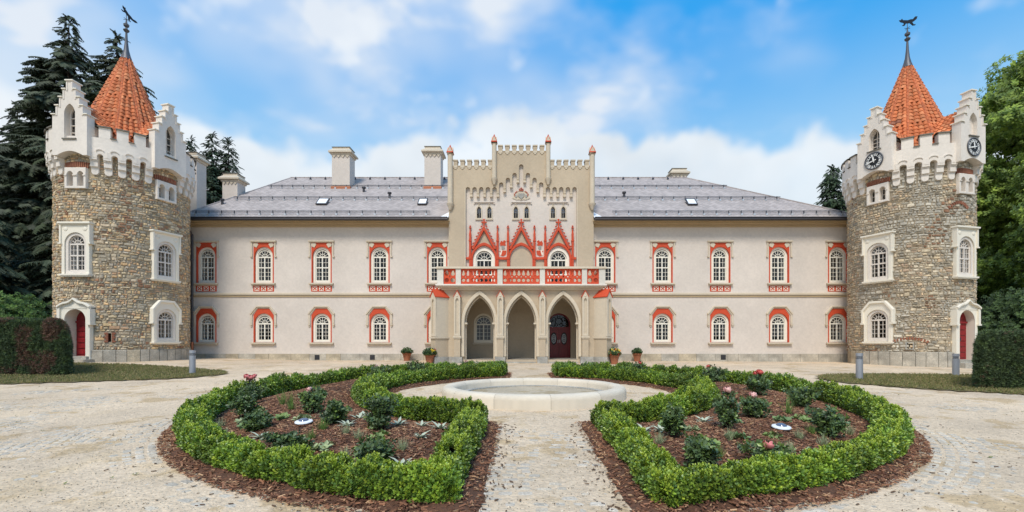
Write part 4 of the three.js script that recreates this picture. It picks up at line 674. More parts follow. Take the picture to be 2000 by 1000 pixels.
    const lb = []; for (let k = 0; k <= 8; k++) { const t = Math.PI - Math.PI * k / 8; lb.push([(iw + 0.03) * Math.cos(t), 9.29 + 0.09 * Math.sin(t)]); } const lo = lb.slice().reverse().map(([x, y]) => [x * 0.93, y - 0.04]); part(m, 'label', [ext(poly([...lb, ...lo]), R + 0.1, R + 0.275)], MAT.white);
  }
  part(T, 'parapet', [lathe([[R - 0.08, 9.20], [Rp, 9.20], [Rp, 9.86], [R - 0.08, 9.86], [R - 0.08, 9.20]], 90)], MAT.white);
  for (const [a0, a1, n] of cfg.merl) for (let k = 0; k < n; k++) {
    const p = (a1 - a0) / n, a = (a0 + (k + 0.5) * p) * deg, w = p * deg * 0.66, m = sub(T, 'merlon');
    part(m, 'block', [lathe([[R - 0.06, 9.862], [Rp, 9.862], [Rp, 10.32], [R - 0.06, 10.32], [R - 0.06, 9.862]], 4, a - w / 2, w), ...[-1, 1].map(s => { const t = a + s * w / 2, g = new THREE.PlaneGeometry(0.30, 0.458); g.rotateY(Math.PI / 2 * 0); g.rotateY(s > 0 ? -Math.PI / 2 + Math.PI : Math.PI / 2 + Math.PI); g.rotateY(0); const q = new THREE.BufferGeometry(); const P = (rr, y) => [Math.sin(t) * rr, y, Math.cos(t) * rr]; const v = [P(R - 0.06, 9.862), P(Rp, 9.862), P(Rp, 10.32), P(R - 0.06, 10.32)]; const o = s > 0 ? [0, 2, 1, 0, 3, 2] : [0, 1, 2, 0, 2, 3]; q.setAttribute('position', new THREE.Float32BufferAttribute(o.flatMap(i => v[i]), 3)); q.computeVertexNormals(); return q; })], MAT.white);
    part(m, 'coping', [lathe([[R - 0.12, 10.322], [Rp + 0.06, 10.322], [Rp + 0.06, 10.37], [R + 0.08, 10.42], [R - 0.12, 10.37], [R - 0.12, 10.322]], 4, a - w / 2 - 0.012, w + 0.024)], MAT.coping);
    const b = a + p * deg / 2; if (k < n - 1) part(m, 'crenel_sill', [lathe([[R - 0.10, 9.862], [Rp + 0.05, 9.862], [Rp + 0.05, 9.90], [R - 0.10, 9.93], [R - 0.10, 9.862]], 3, b - p * deg * 0.17, p * deg * 0.34)], MAT.coping);
  }
  // stepped gables with their little roofs
  ang.forEach((a, gi) => {
    const g = sub(T, 'stepped_gable', [0, 0, 0], a), z = R + 0.33, t = 0.36;
    const st = [[0.74, 10.72], [0.58, 11.10], [0.43, 11.46], [0.28, 11.80], [0.135, 12.16]];
    const o = [[-0.74, 9.0]]; st.forEach(([w, y], i) => { o.push([-w, y]); if (st[i + 1]) o.push([-st[i + 1][0], y]); }); for (let i = st.length - 1; i >= 0; i--) { o.push([st[i][0], st[i][1]]); if (i) o.push([st[i][0], st[i - 1][1]]); }
    o.push([0.74, 9.0], [0.52, 9.0]); for (let k = 0; k <= 10; k++) { const u = k / 10; o.push([mix(0.52, -0.52, u), 9.02 + 0.16 * Math.sin(u * Math.PI)]); } o.push([-0.52, 9.0]);
    const s = poly(o), blind = cfg.clocks && gi === cfg.blindIdx; const gy = cfg.clocks ? 10.18 : 9.72;
    const clean = []; o.forEach(p => { const l = clean[clean.length - 1]; if (!l || Math.hypot(l[0] - p[0], l[1] - p[1]) > 1e-4) clean.push(p); });
    const s2 = poly(clean); s2.holes.push(poly(archPts(0, 0.235, gy, 10.78, 0.42), THREE.Path));
    part(g, 'gable_wall', [ext(s2, z - t, z)], MAT.white);
    part(g, 'gable_core', [box(-0.70, 0.70, 9.25, 10.55, z - t - 0.30, z - t - 0.26)].map(q => q), MAT.white);
    const steps = []; st.forEach(([w, y], i) => { const nx = st[i + 1] ? st[i + 1][0] : 0; if (!st[i + 1]) steps.push(box(-w - 0.04, w + 0.04, y + 0.003, y + 0.05, z - t - 0.05, z + 0.05)); else for (const q of [-1, 1]) steps.push(box(q > 0 ? nx + 0.004 : -w - 0.04, q > 0 ? w + 0.04 : -nx - 0.004, y + 0.003, y + 0.045, z - t - 0.05, z + 0.05)); });
    part(g, 'step_coping', steps, MAT.casing);
    const drops = []; st.slice(1).forEach(([w, y], i) => { for (const q of [-1, 1]) drops.push(box(q > 0 ? w - 0.06 : -w, q > 0 ? w : -w + 0.06, y - 0.42, y - 0.05, z, z + 0.022)); }); part(g, 'step_drop', drops, MAT.white);
    part(g, 'window_sill', [box(-0.30, 0.30, gy - 0.055, gy - 0.003, z - 0.1, z + 0.05)], MAT.coping);
    if (blind) part(g, 'blind_panel', [box(-0.30, 0.30, gy - 0.1, 11.3, z - t + 0.002, z - 0.17)], MAT.white);
    else {
      part(g, 'glazing_bars', [ext(ring(archPts(0, 0.233, gy + 0.002, 10.78, 0.418), archPts(0, 0.19, gy + 0.05, 10.78, 0.36)), z - 0.32, z - 0.26), box(-0.014, 0.014, gy + 0.05, 11.14, z - 0.315, z - 0.265), ...[0.28, 0.54, 0.8].map(k => box(-0.19, 0.19, mix(gy, 10.9, k), mix(gy, 10.9, k) + 0.024, z - 0.316, z - 0.266))], MAT.white);
      const gl = new THREE.ShapeGeometry(poly(archPts(0, 0.23, gy + 0.01, 10.78, 0.41))); gl.translate(0, 0, z - 0.29); part(g, 'pane', [gl], MAT.glass);
    }
    part(g, 'cheek_wall', [-1, 1].map(q => { const c = poly([[z - t - 1.9, 9.3], [z - t + 0.002, 9.3], [z - t + 0.002, 10.62], [z - t - 1.9, 10.62]]); const e = ext(c, -0.06, 0.06); e.rotateY(-Math.PI / 2); e.translate(q * 0.62, 0, 0); return e; }), MAT.white);
    const len = Math.hypot(0.86, 1.05), L = 1.9;
    const zr0 = z - t - 1.9, roofs = [-1, 1].map(q => { const e = tilePatch(len, L, L, seed + gi * 7 + q); e.rotateX(-(Math.PI / 2 - Math.atan2(1.05, 0.86))); e.rotateY(q * Math.PI / 2); e.translate(q * 0.86, 10.42, zr0 + L / 2); return e; });
    const tr = part(g, 'gable_roof_tiles', mergeGeometries(roofs), MAT.tile); tr.userData.kind = 'stuff';
    part(g, 'gable_roof_deck', [ext(poly([[-0.82, 10.40], [0, 11.42], [0.82, 10.40]]), zr0, z - t - 0.001)], MAT.room);
    part(g, 'valley_flashing', [-1, 1].map(q => bar([q * 0.90, 10.46, R - 0.93], [q * 0.02, 11.50, R - 1.22], 0.045)), MAT.lead);
    if (cfg.clocks) {
      if (!dialT) dialT = dialTexture();
      const k = sub(T, 'clock', [Math.sin(a) * (z + 0.0), 9.66, Math.cos(a) * z], a);
      part(k, 'rim', [new THREE.TorusGeometry(0.385, 0.03, 8, 40).translate(0, 0, 0.03)], MAT.lead);
      const dm = new THREE.MeshPhysicalMaterial({ map: dialT, roughness: 0.5 }); const dg = new THREE.CircleGeometry(0.385, 40); dg.translate(0, 0, 0.034); part(k, 'dial', dg, dm);
      part(k, 'dial_back', [new THREE.CylinderGeometry(0.39, 0.39, 0.03, 32).rotateX(Math.PI / 2).translate(0, 0, 0.016)], MAT.iron);
      const hand = (l, b, w, th, zz) => { const e = ext(poly([[-w, -b], [w, -b], [w * 1.7, l * 0.6], [0, l], [-w * 1.7, l * 0.6]]), zz, zz + 0.012); e.rotateZ(-th); return e; };
      part(k, 'minute_hand', [hand(0.34, 0.12, 0.016, 43 / 60 * 2 * Math.PI, 0.06)], MAT.numeral); part(k, 'hour_hand', [hand(0.23, 0.08, 0.020, 11.72 / 12 * 2 * Math.PI, 0.045)], MAT.numeral);
    }
  });
  // faceted tiled cone
  { const N = 12, rb = 1.96, yb = 9.90, ya = 15.15, roof = sub(T, 'cone_roof'); const w0 = 2 * rb * Math.tan(Math.PI / N), len = Math.hypot(rb, ya - yb), til = Math.atan2(rb, ya - yb), off = cfg.roofTurn;
    const ts = []; for (let i = 0; i < N; i++) { const e = tilePatch(len * 0.965, w0, w0 * 0.035, seed + 31 + i); e.rotateX(-til); e.translate(0, yb, rb); e.rotateY(off + i * 2 * Math.PI / N); ts.push(e); }
    const m = part(roof, 'roof_tiles', mergeGeometries(ts), MAT.tile); m.userData.kind = 'stuff';
    const rc = rb / Math.cos(Math.PI / N); const deck = new THREE.ConeGeometry(rc, ya - yb, N, 1).rotateY(off + Math.PI / N).translate(0, (ya + yb) / 2, 0); part(roof, 'roof_deck', [deck], M(0.30, 0.09, 0.05, 0.9));
    const hips = []; for (let i = 0; i < N; i++) { const a = off + (i + 0.5) * 2 * Math.PI / N; for (let k = 0; k < 26; k++) { const u = k / 26, v = (k + 1.15) / 26 * 1; const p = u => [Math.sin(a) * rc * (1 - u * 0.96) * 1.0, mix(yb, ya, u * 0.96) + 0.03, Math.cos(a) * rc * (1 - u * 0.96)]; const g = taper(p(u), p(Math.min(v, 1)), 0.060, 0.045, 6); const d = 0.8 + 0.35 * h3(i, k, seed); hips.push(norm(tint(g, 0.86 * d, 0.24 * d, 0.095 * d))); } }
    const h = part(roof, 'hip_tiles', mergeGeometries(hips), MAT.tile); h.userData.kind = 'stuff';
    const v = sub(T, 'weather_vane');
    part(v, 'lead_spire', [lathe([[0.23, 14.78], [0.16, 15.02], [0.10, 15.28], [0.06, 15.7], [0.04, 16.15]], 14), lathe([[0.03, 16.1], [0.10, 16.16], [0.13, 16.23], [0.06, 16.28], [0.04, 16.36], [0.11, 16.42], [0.12, 16.5], [0.04, 16.58], [0.015, 16.8], [0.012, 17.0]], 12)], MAT.lead);
    const fx = poly([[-0.36, 0.02], [-0.46, 0.10], [-0.36, 0.13], [-0.30, 0.20], [-0.26, 0.13], [0.0, 0.14], [0.16, 0.20], [0.30, 0.22], [0.42, 0.36], [0.55, 0.38], [0.50, 0.24], [0.36, 0.12], [0.26, 0.07], [0.34, -0.04], [0.44, -0.02], [0.43, -0.07], [0.30, -0.10], [0.14, 0.01], [-0.08, -0.02], [-0.16, -0.14], [-0.28, -0.15], [-0.26, -0.11], [-0.19, -0.09], [-0.20, 0.0]]);
    part(v, 'running_fox', [ext(fx, -0.015, 0.015)].map(e => { if (cfg.vaneTilt) e.scale(0.75, 0.75, 1); e.rotateZ(cfg.vaneTilt || 0); e.rotateY(cfg.vane); e.translate(0, 17.02, 0); return e; }), MAT.iron);
    part(v, 'direction_ring', [bar([-0.14, 16.76, 0], [0.14, 16.76, 0], 0.010), bar([0, 16.76, -0.14], [0, 16.76, 0.14], 0.010)], MAT.iron); }
  return T;
}
const seq = (a, b, n) => Array.from({ length: n + 1 }, (_, i) => mix(a, b, i / n));
tower({ pos: [-19.28, 0, 2.5], R: 2.5, seed: 11, grey: 0.15, ga: [0, 75], doorIdx: 0, doorY: 0.40, recess: 0.46, slit: 28, stoneY: 0.66, plinth: [14, 118], plinthTop: 0.66,
  corb: [...seq(-112, -17, 9), ...seq(17, 58, 4), ...seq(92, 170, 7)], merl: [[-110, -19, 7], [19, 57, 3.0], [93, 168, 6]], roofTurn: 0.25, vane: 1.2, vaneTilt: -0.9, label: 'left round stone tower with a plain white stepped parapet and no clocks' });
tower({ pos: [19.4, 0, 1.85], R: 2.45, seed: 23, grey: 0.95, ga: [-66, 14], doorIdx: 1, doorY: 0.22, recess: 0.24, flue: -38, blindArch: 6, stoneY: 0.55, plinth: [-100, 0], plinthTop: 0.55, clocks: true, blindIdx: 1,
  corb: [...seq(-165, -83, 7), ...seq(-49, -3, 4), ...seq(31, 115, 8)], merl: [[-160, -85, 6], [-47, -5, 3.0], [33, 110, 6]], roofTurn: 0.1, vane: 0.1, label: 'right round stone tower with two black clocks below its stepped gables' });
// ================================================================ forecourt
// ---- fountain basin
{
  const gy = G(FX, FZ), B = thing('fountain_basin', 'low round pale stone fountain basin, dry, in the middle of the forecourt', 'fountain', [FX, gy - 0.05, FZ]);
  const R = 2.2, prof = [[1.86, -0.3], [1.86, 0.21], [1.875, 0.25], [1.91, 0.285], [1.95, 0.30], [2.09, 0.30], [2.13, 0.292], [2.165, 0.27], [2.19, 0.235], [2.2, 0.19], [2.2, -0.3]];
  const n = 12; for (let i = 0; i < n; i++) { const a = i / n * 2 * Math.PI + 0.13, g = 0.0012; part(B, 'rim_stone', lathe(prof.slice().reverse(), 10, a + g, 2 * Math.PI / n - 2 * g), [MAT.fount, MAT.fount2 || (MAT.fount2 = M(0.77, 0.685, 0.56, 0.8, { map: tPlaster, bumpMap: bStone, bumpScale: 0.003 }))][i % 2]); }
  part(B, 'joint_core', [lathe([[1.88, -0.3], [1.88, 0.19], [1.98, 0.285], [2.10, 0.285], [2.185, 0.19], [2.185, -0.3]].reverse(), 72)], MAT.mortar);
  const f = new THREE.CircleGeometry(1.88, 48); f.rotateX(-Math.PI / 2); f.translate(0, 0.085, 0); part(B, 'basin_floor', [f], M(0.66, 0.60, 0.50, 0.95, { map: tGround }));
  part(B, 'inner_ledge', [lathe([[1.70, 0.07], [1.70, 0.115], [1.86, 0.115]].reverse(), 64)], MAT.grey);
}
// ---- bollards
for (const [x, z, h, l] of [[-11.68, 8.63, 0.86, 'grey cylindrical bollard lamp on the left lawn in front of the left tower'], [10.89, 10.16, 0.86, 'grey bollard lamp near the rounded tip of the right lawn'], [15.27, 8.81, 0.80, 'grey bollard lamp beside the clipped hedge in front of the right tower door']]) {
  const b = thing('bollard_lamp', l, 'bollard', [x, G(x, z), z], 0, 'bollard lamps on the lawns');
  part(b, 'post', [new THREE.CylinderGeometry(0.098, 0.098, h * 0.78, 24).translate(0, h * 0.39, 0)], MAT.bollard);
  part(b, 'lamp_head', [new THREE.CylinderGeometry(0.098, 0.098, h * 0.11, 24).translate(0, h * 0.945, 0), new THREE.CylinderGeometry(0.075, 0.075, h * 0.12, 20).translate(0, h * 0.84, 0)], MAT.bollard);
  for (let k = 0; k < 4; k++) part(b, 'louvre', [new THREE.CylinderGeometry(0.085, 0.1, 0.014, 24).translate(0, h * (0.795 + k * 0.03), 0)], MAT.bollardDark);
}
// height of the mulch: a low mound between the hedges
function BY(x, z) { const qi = Math.hypot(x - FX, z - FZ) - 3.5, qo = 6.52 - Math.hypot(x - FX, z - OZ), u = clamp(qi / (Math.max(qi, 0) + Math.max(qo, 0) + 1e-6)), e = sstep(0.9, 1.9, Math.abs(x - FX)); return G(x, z) + 0.14 * sstep(0.14, 0.45, u) * sstep(0.14, 0.45, 1 - u) * e; }
const nearer = (x, z) => z > 14 ? [x * 0.925, 25 - (25 - z) * 0.925] : [x, z];   // plants stand on the mound
// ---- leaf kits
function leafCluster(n, len, wid, spread, seed, up = 0.5) {   // n pointed leaves on a short upright sprig
  const r = rng(seed), pos = [];
  for (let i = 0; i < n; i++) {
    const a = i * 2.4 + r(), t = (i + 0.5) / n, oy = t * spread, el = mix(0.1, 1.1, t) * up + r() * 0.5, L = len * (0.75 + 0.5 * r());
    const dx = Math.cos(a) * Math.cos(el), dz = Math.sin(a) * Math.cos(el), dy = Math.sin(el), sx = -Math.sin(a) * wid, sz = Math.cos(a) * wid;
    const b = [dx * 0.004, oy, dz * 0.004], m = [b[0] + dx * L * 0.5, b[1] + dy * L * 0.5 + L * 0.06, b[2] + dz * L * 0.5], e = [b[0] + dx * L, b[1] + dy * L - L * 0.05, b[2] + dz * L];
    pos.push(...b, m[0] + sx, m[1], m[2] + sz, ...e, ...b, ...e, m[0] - sx, m[1], m[2] - sz);
  }
  const g = new THREE.BufferGeometry(); g.setAttribute('position', new THREE.Float32BufferAttribute(pos, 3)); g.computeVertexNormals(); return g;
}
const leafMat = (rough = 0.45, tr = 0.25) => { const m = new THREE.MeshPhysicalMaterial({ color: 0xffffff, roughness: rough, side: THREE.DoubleSide, transmission: tr, thickness: 0 }); return m; };
const LEAF = leafMat(0.42, 0.22), LEAFSOFT = leafMat(0.8, 0.3), NEEDLE = leafMat(0.7, 0.12);
const _m = new THREE.Matrix4(), _q = new THREE.Quaternion(), _p = new THREE.Vector3(), _s = new THREE.Vector3(), _c = new THREE.Color(), UP = new THREE.Vector3(0, 1, 0), _d = new THREE.Vector3(), _q2 = new THREE.Quaternion();
function scatter(parent, name, geo, mat, list) {   // list of [x,y,z, dx,dy,dz, spin, scale, r,g,b]
  const im = new THREE.InstancedMesh(geo, mat, list.length); im.name = name;
  list.forEach((v, i) => { _d.set(v[3], v[4], v[5]).normalize(); _q.setFromUnitVectors(UP, _d); _q2.setFromAxisAngle(UP, v[6]); _q.multiply(_q2); _m.compose(_p.set(v[0], v[1], v[2]), _q, _s.setScalar(v[7])); im.setMatrixAt(i, _m); im.setColorAt(i, _c.setRGB(v[8], v[9], v[10])); });
  im.userData.kind = 'stuff'; parent.add(im); return im;
}
// ---- box hedges round the two rose beds
const BOX1 = leafCluster(9, 0.033, 0.0100, 0.062, 5, 0.9);
function hedgePath(side) {   // closed loop of the bed's hedge centre line, resampled
  const ro = 6.22, ri = 3.92, gx = 1.04, pts = [];
  const ao = Math.asin((gx - 0.10) / ro), ai = Math.asin((gx - 0.06) / ri);
  const pol = (r, a) => [FX + side * Math.sin(a) * r, (r > 5 ? OZ : FZ) + Math.cos(a) * r];
  for (let i = 0; i <= 90; i++) pts.push(pol(ro, mix(ao, Math.PI - ao, i / 90)));
  for (let i = 0; i <= 12; i++) pts.push([FX + side * gx, mix(pol(ro, Math.PI - ao)[1] - 0.10, pol(ri, Math.PI - ai)[1], i / 12)]);
  for (let i = 0; i <= 60; i++) pts.push(pol(ri, mix(Math.PI - ai, ai, i / 60)));
  for (let i = 0; i <= 12; i++) pts.push([FX + side * gx, mix(pol(ri, ai)[1], pol(ro, ao)[1] + 0.12, i / 12)]);
  return pts;
}
for (const side of [-1, 1]) {
  const T = thing('box_hedge', side < 0 ? 'low box hedge bordering the left rose bed' : 'low box hedge bordering the right rose bed', 'hedge', [0, 0, 0], 0, 'box hedges round the rose beds');
  const r = rng(side < 0 ? 101 : 202), pts = hedgePath(side), list = [], tips = [], stems = [], core = [];
  const H0 = 0.315, W0 = 0.128;
  for (let i = 0; i < pts.length - 1; i++) {
    const [x0, z0] = pts[i], [x1, z1] = pts[i + 1], L = Math.hypot(x1 - x0, z1 - z0); if (L < 1e-4) continue;
    const nx = -(z1 - z0) / L, nz = (x1 - x0) / L, dist = Math.hypot(x0, z0 - 25), dens = dist < 7.5 ? 1900 : dist < 11 ? 1200 : 750, sc = dist < 7.5 ? 1 : dist < 11 ? 1.12 : 1.35;
    const N = Math.round(L * dens);
    for (let k = 0; k < N; k++) {
      const t = r(), x = mix(x0, x1, t), z = mix(z0, z1, t);
      const pl = Math.pow(Math.abs(Math.sin((x * 1.13 + z * 0.87) * 4.6 + 2 * vn(x * 1.5, 6, z * 1.5))), 0.5), lump = 0.52 + 0.44 * vn(x * 3.1, 4, z * 3.1) + 0.30 * (vn(x * 10, 1, z * 10) - 0.5) + 0.30 * pl, top = H0 * (0.62 + 0.36 * vn(x * 2.6 + 9, 2, z * 2.6) + 0.50 * (vn(x * 9 + 3, 7, z * 9) - 0.5) + 0.26 * pl) * mix(1, 0.70, sstep(17.3, 20.3, z)), w = W0 * lump * mix(1, 0.9, sstep(17.3, 20.3, z));
      const u = r() * 2 - 1, dep = 1 - 0.38 * r() * r(); let ox, oy, dx, dy;
      const th = u * Math.PI * 0.5 * 1.14, cs = Math.cos(th), sn = Math.sin(th), pw = 0.55;
      ox = Math.sign(sn) * Math.pow(Math.abs(sn), pw) * w * 1.12 * dep; oy = top * (0.40 + 0.60 * Math.sign(cs) * Math.pow(Math.abs(cs), 0.6) * dep); if (r() < 0.42) { oy = top * (0.06 + 0.75 * r()); ox = Math.sign(u) * w * (1.0 + 0.15 * Math.sin(oy / top * 3)) * dep; }
      dx = Math.sign(ox) * Math.pow(Math.abs(ox / w), 2) * 0.8; dy = 0.55 + 0.8 * Math.max(0, cs);
      const y = G(x, z) + 0.03 + oy; const q = r();
      const tone = vn(x * 2.6 + 30, 3, z * 2.6), b = (0.65 + 0.6 * r()) * (0.62 + 0.62 * tone);
      const c = q < 0.09 ? [0.40, 0.50, 0.05] : q < 0.55 ? [0.27, 0.40, 0.045] : [0.14, 0.25, 0.042];
      list.push([x + nx * ox + (r() - 0.5) * 0.03, y, z + nz * ox + (r() - 0.5) * 0.03, nx * dx + (r() - 0.5) * 0.7, dy, nz * dx + (r() - 0.5) * 0.7, r() * 6.3, sc * (0.75 + 0.55 * r()), c[0] * b, c[1] * b, c[2] * b]);
      if (k % 14 === 0 && dist < 12) { const px = x + nx * ox * 0.8, pz = z + nz * ox * 0.8, py = G(x, z) + 0.03 + top; for (let s = 0; s < 3; s++) tips.push([px + (r() - 0.5) * 0.02, py - 0.04 + s * 0.034, pz + (r() - 0.5) * 0.02, (r() - 0.5) * 0.5, 1, (r() - 0.5) * 0.5, r() * 6, sc * 0.8, 0.40, 0.50, 0.05]); }
      if (k % 110 === 0) { const gx = x + (r() - 0.5) * 0.12, gz = z + (r() - 0.5) * 0.12; stems.push(taper([gx, G(gx, gz) - 0.02, gz], [x + nx * ox * 0.6, y - 0.02, z + nz * ox * 0.6], 0.006, 0.003, 4)); }
    }
  }
  scatter(T, 'foliage', BOX1, LEAF, list); scatter(T, 'young_shoots', BOX1, LEAF, tips); part(T, 'stems', stems, MAT.bark);
  // mulch
  const mb = [], pos = [], idx = [], col = []; const RN = 40, AN = 150, y = (x, z) => BY(x, z) + 0.045 + 0.05 * fbm(x * 2.2, 1, z * 2.2, 3) - 0.02;
  const rA = mb;
  const g0 = (rr, a, u) => { let x = FX + side * Math.sin(a) * rr, z = mix(FZ, OZ, u) + Math.cos(a) * rr; const edge = 0.07 * (vn(rr * 5, a * 9, 3) - 0.5); const lim = 0.66 + edge; if (side * (x - FX) < lim) x = FX + side * lim; return [x, z]; };
  for (let j = 0; j <= RN; j++) for (let i = 0; i <= AN; i++) { const a = mix(0.02, Math.PI - 0.02, i / AN), e0 = 0.10 * (vn(a * 24, 1, 8 + side) - 0.5), e1 = 0.16 * (vn(a * 30, 2, 5 + side) - 0.5), u = j / RN, rr = u; const [x, z] = g0(mix(3.50 + e0, 6.54 + e1, u), a, u); const ed = Math.min(j, RN - j) / 2, e2 = (Math.abs(x - FX) - 0.66) / 0.15; pos.push(x, G(x, z) - 0.02 + clamp(Math.min(ed, e2)) * (y(x, z) - G(x, z) + 0.02) + 0.012, z); }
  for (let j = 0; j < RN; j++) for (let i = 0; i < AN; i++) { const a = j * (AN + 1) + i; if (side > 0) idx.push(a, a + AN + 1, a + 1, a + 1, a + AN + 1, a + AN + 2); else idx.push(a, a + 1, a + AN + 1, a + 1, a + AN + 2, a + AN + 1); }
  const g = new THREE.BufferGeometry(); g.setAttribute('position', new THREE.Float32BufferAttribute(pos, 3)); const uv = []; for (let i = 0; i < pos.length; i += 3) uv.push(pos[i], pos[i + 2]); g.setAttribute('uv', new THREE.Float32BufferAttribute(uv, 2)); g.setIndex(idx); g.computeVertexNormals();
  const bed = thing('mulch_bed', side < 0 ? 'brown bark mulch covering the left rose bed' : 'brown bark mulch covering the right rose bed', 'mulch'); bed.userData.kind = 'stuff';
  part(bed, 'mulch_soil', g, M(0.17, 0.080, 0.046, 1, { bumpMap: bStone, bumpScale: 0.03, map: tStone }));
  const chip = new THREE.BoxGeometry(1, 0.16, 0.26); const chips = [];
  for (let k = 0; k < 60000; k++) {
    const a = mix(0.03, Math.PI - 0.03, r()), rr = Math.sqrt(mix(3.45 * 3.45, 6.62 * 6.62, r())), x = FX + side * Math.sin(a) * rr, z = mix(FZ, OZ, clamp((rr - 3.5) / 3.04)) + Math.cos(a) * rr; if (side * (x - FX) < 0.60 + 0.16 * r()) continue; if (z < 14.5 && r() < 0.6) continue;
    const q = r(), b = 0.55 + 0.8 * r(), c = q < 0.18 ? [0.46, 0.28, 0.155] : q < 0.68 ? [0.27, 0.125, 0.068] : [0.14, 0.062, 0.036];
    const edge = Math.min(rr - 3.5, 6.53 - rr, side * (x - FX) - 0.68); chips.push([x, Math.max(G(x, z) + 0.014, G(x, z) - 0.008 + clamp(Math.min((edge + 0.02) / 0.17, (side * (x - FX) - 0.66) / 0.15)) * (y(x, z) - G(x, z) + 0.02)) + 0.006 + r() * 0.014, z, (r() - 0.5) * 0.7, 1, (r() - 0.5) * 0.7, r() * 6.3, 0.022 + 0.045 * r() * r() + 0.008, c[0] * b, c[1] * b, c[2] * b]);
  }
  // strays on the paving
  for (let k = 0; k < 260; k++) { const a = mix(0.02, Math.PI * 0.6, r()), rr = 6.58 + r() * r() * 0.9, inner = r() < 0.55; let x = FX + side * Math.sin(a) * rr, z = OZ + Math.cos(a) * rr; if (inner) { x = FX + side * (0.66 - r() * r() * 0.4); z = FZ + 3.5 + r() * 4.0; } const b = 0.7 + 0.5 * r(); chips.push([x, G(x, z) + 0.012, z, (r() - 0.5) * 0.3, 1, (r() - 0.5) * 0.3, r() * 6.3, 0.02 + 0.03 * r(), 0.14 * b, 0.08 * b, 0.045 * b]); }
  scatter(bed, 'bark_chips', chip, M(1, 1, 1, 0.9), chips);
}
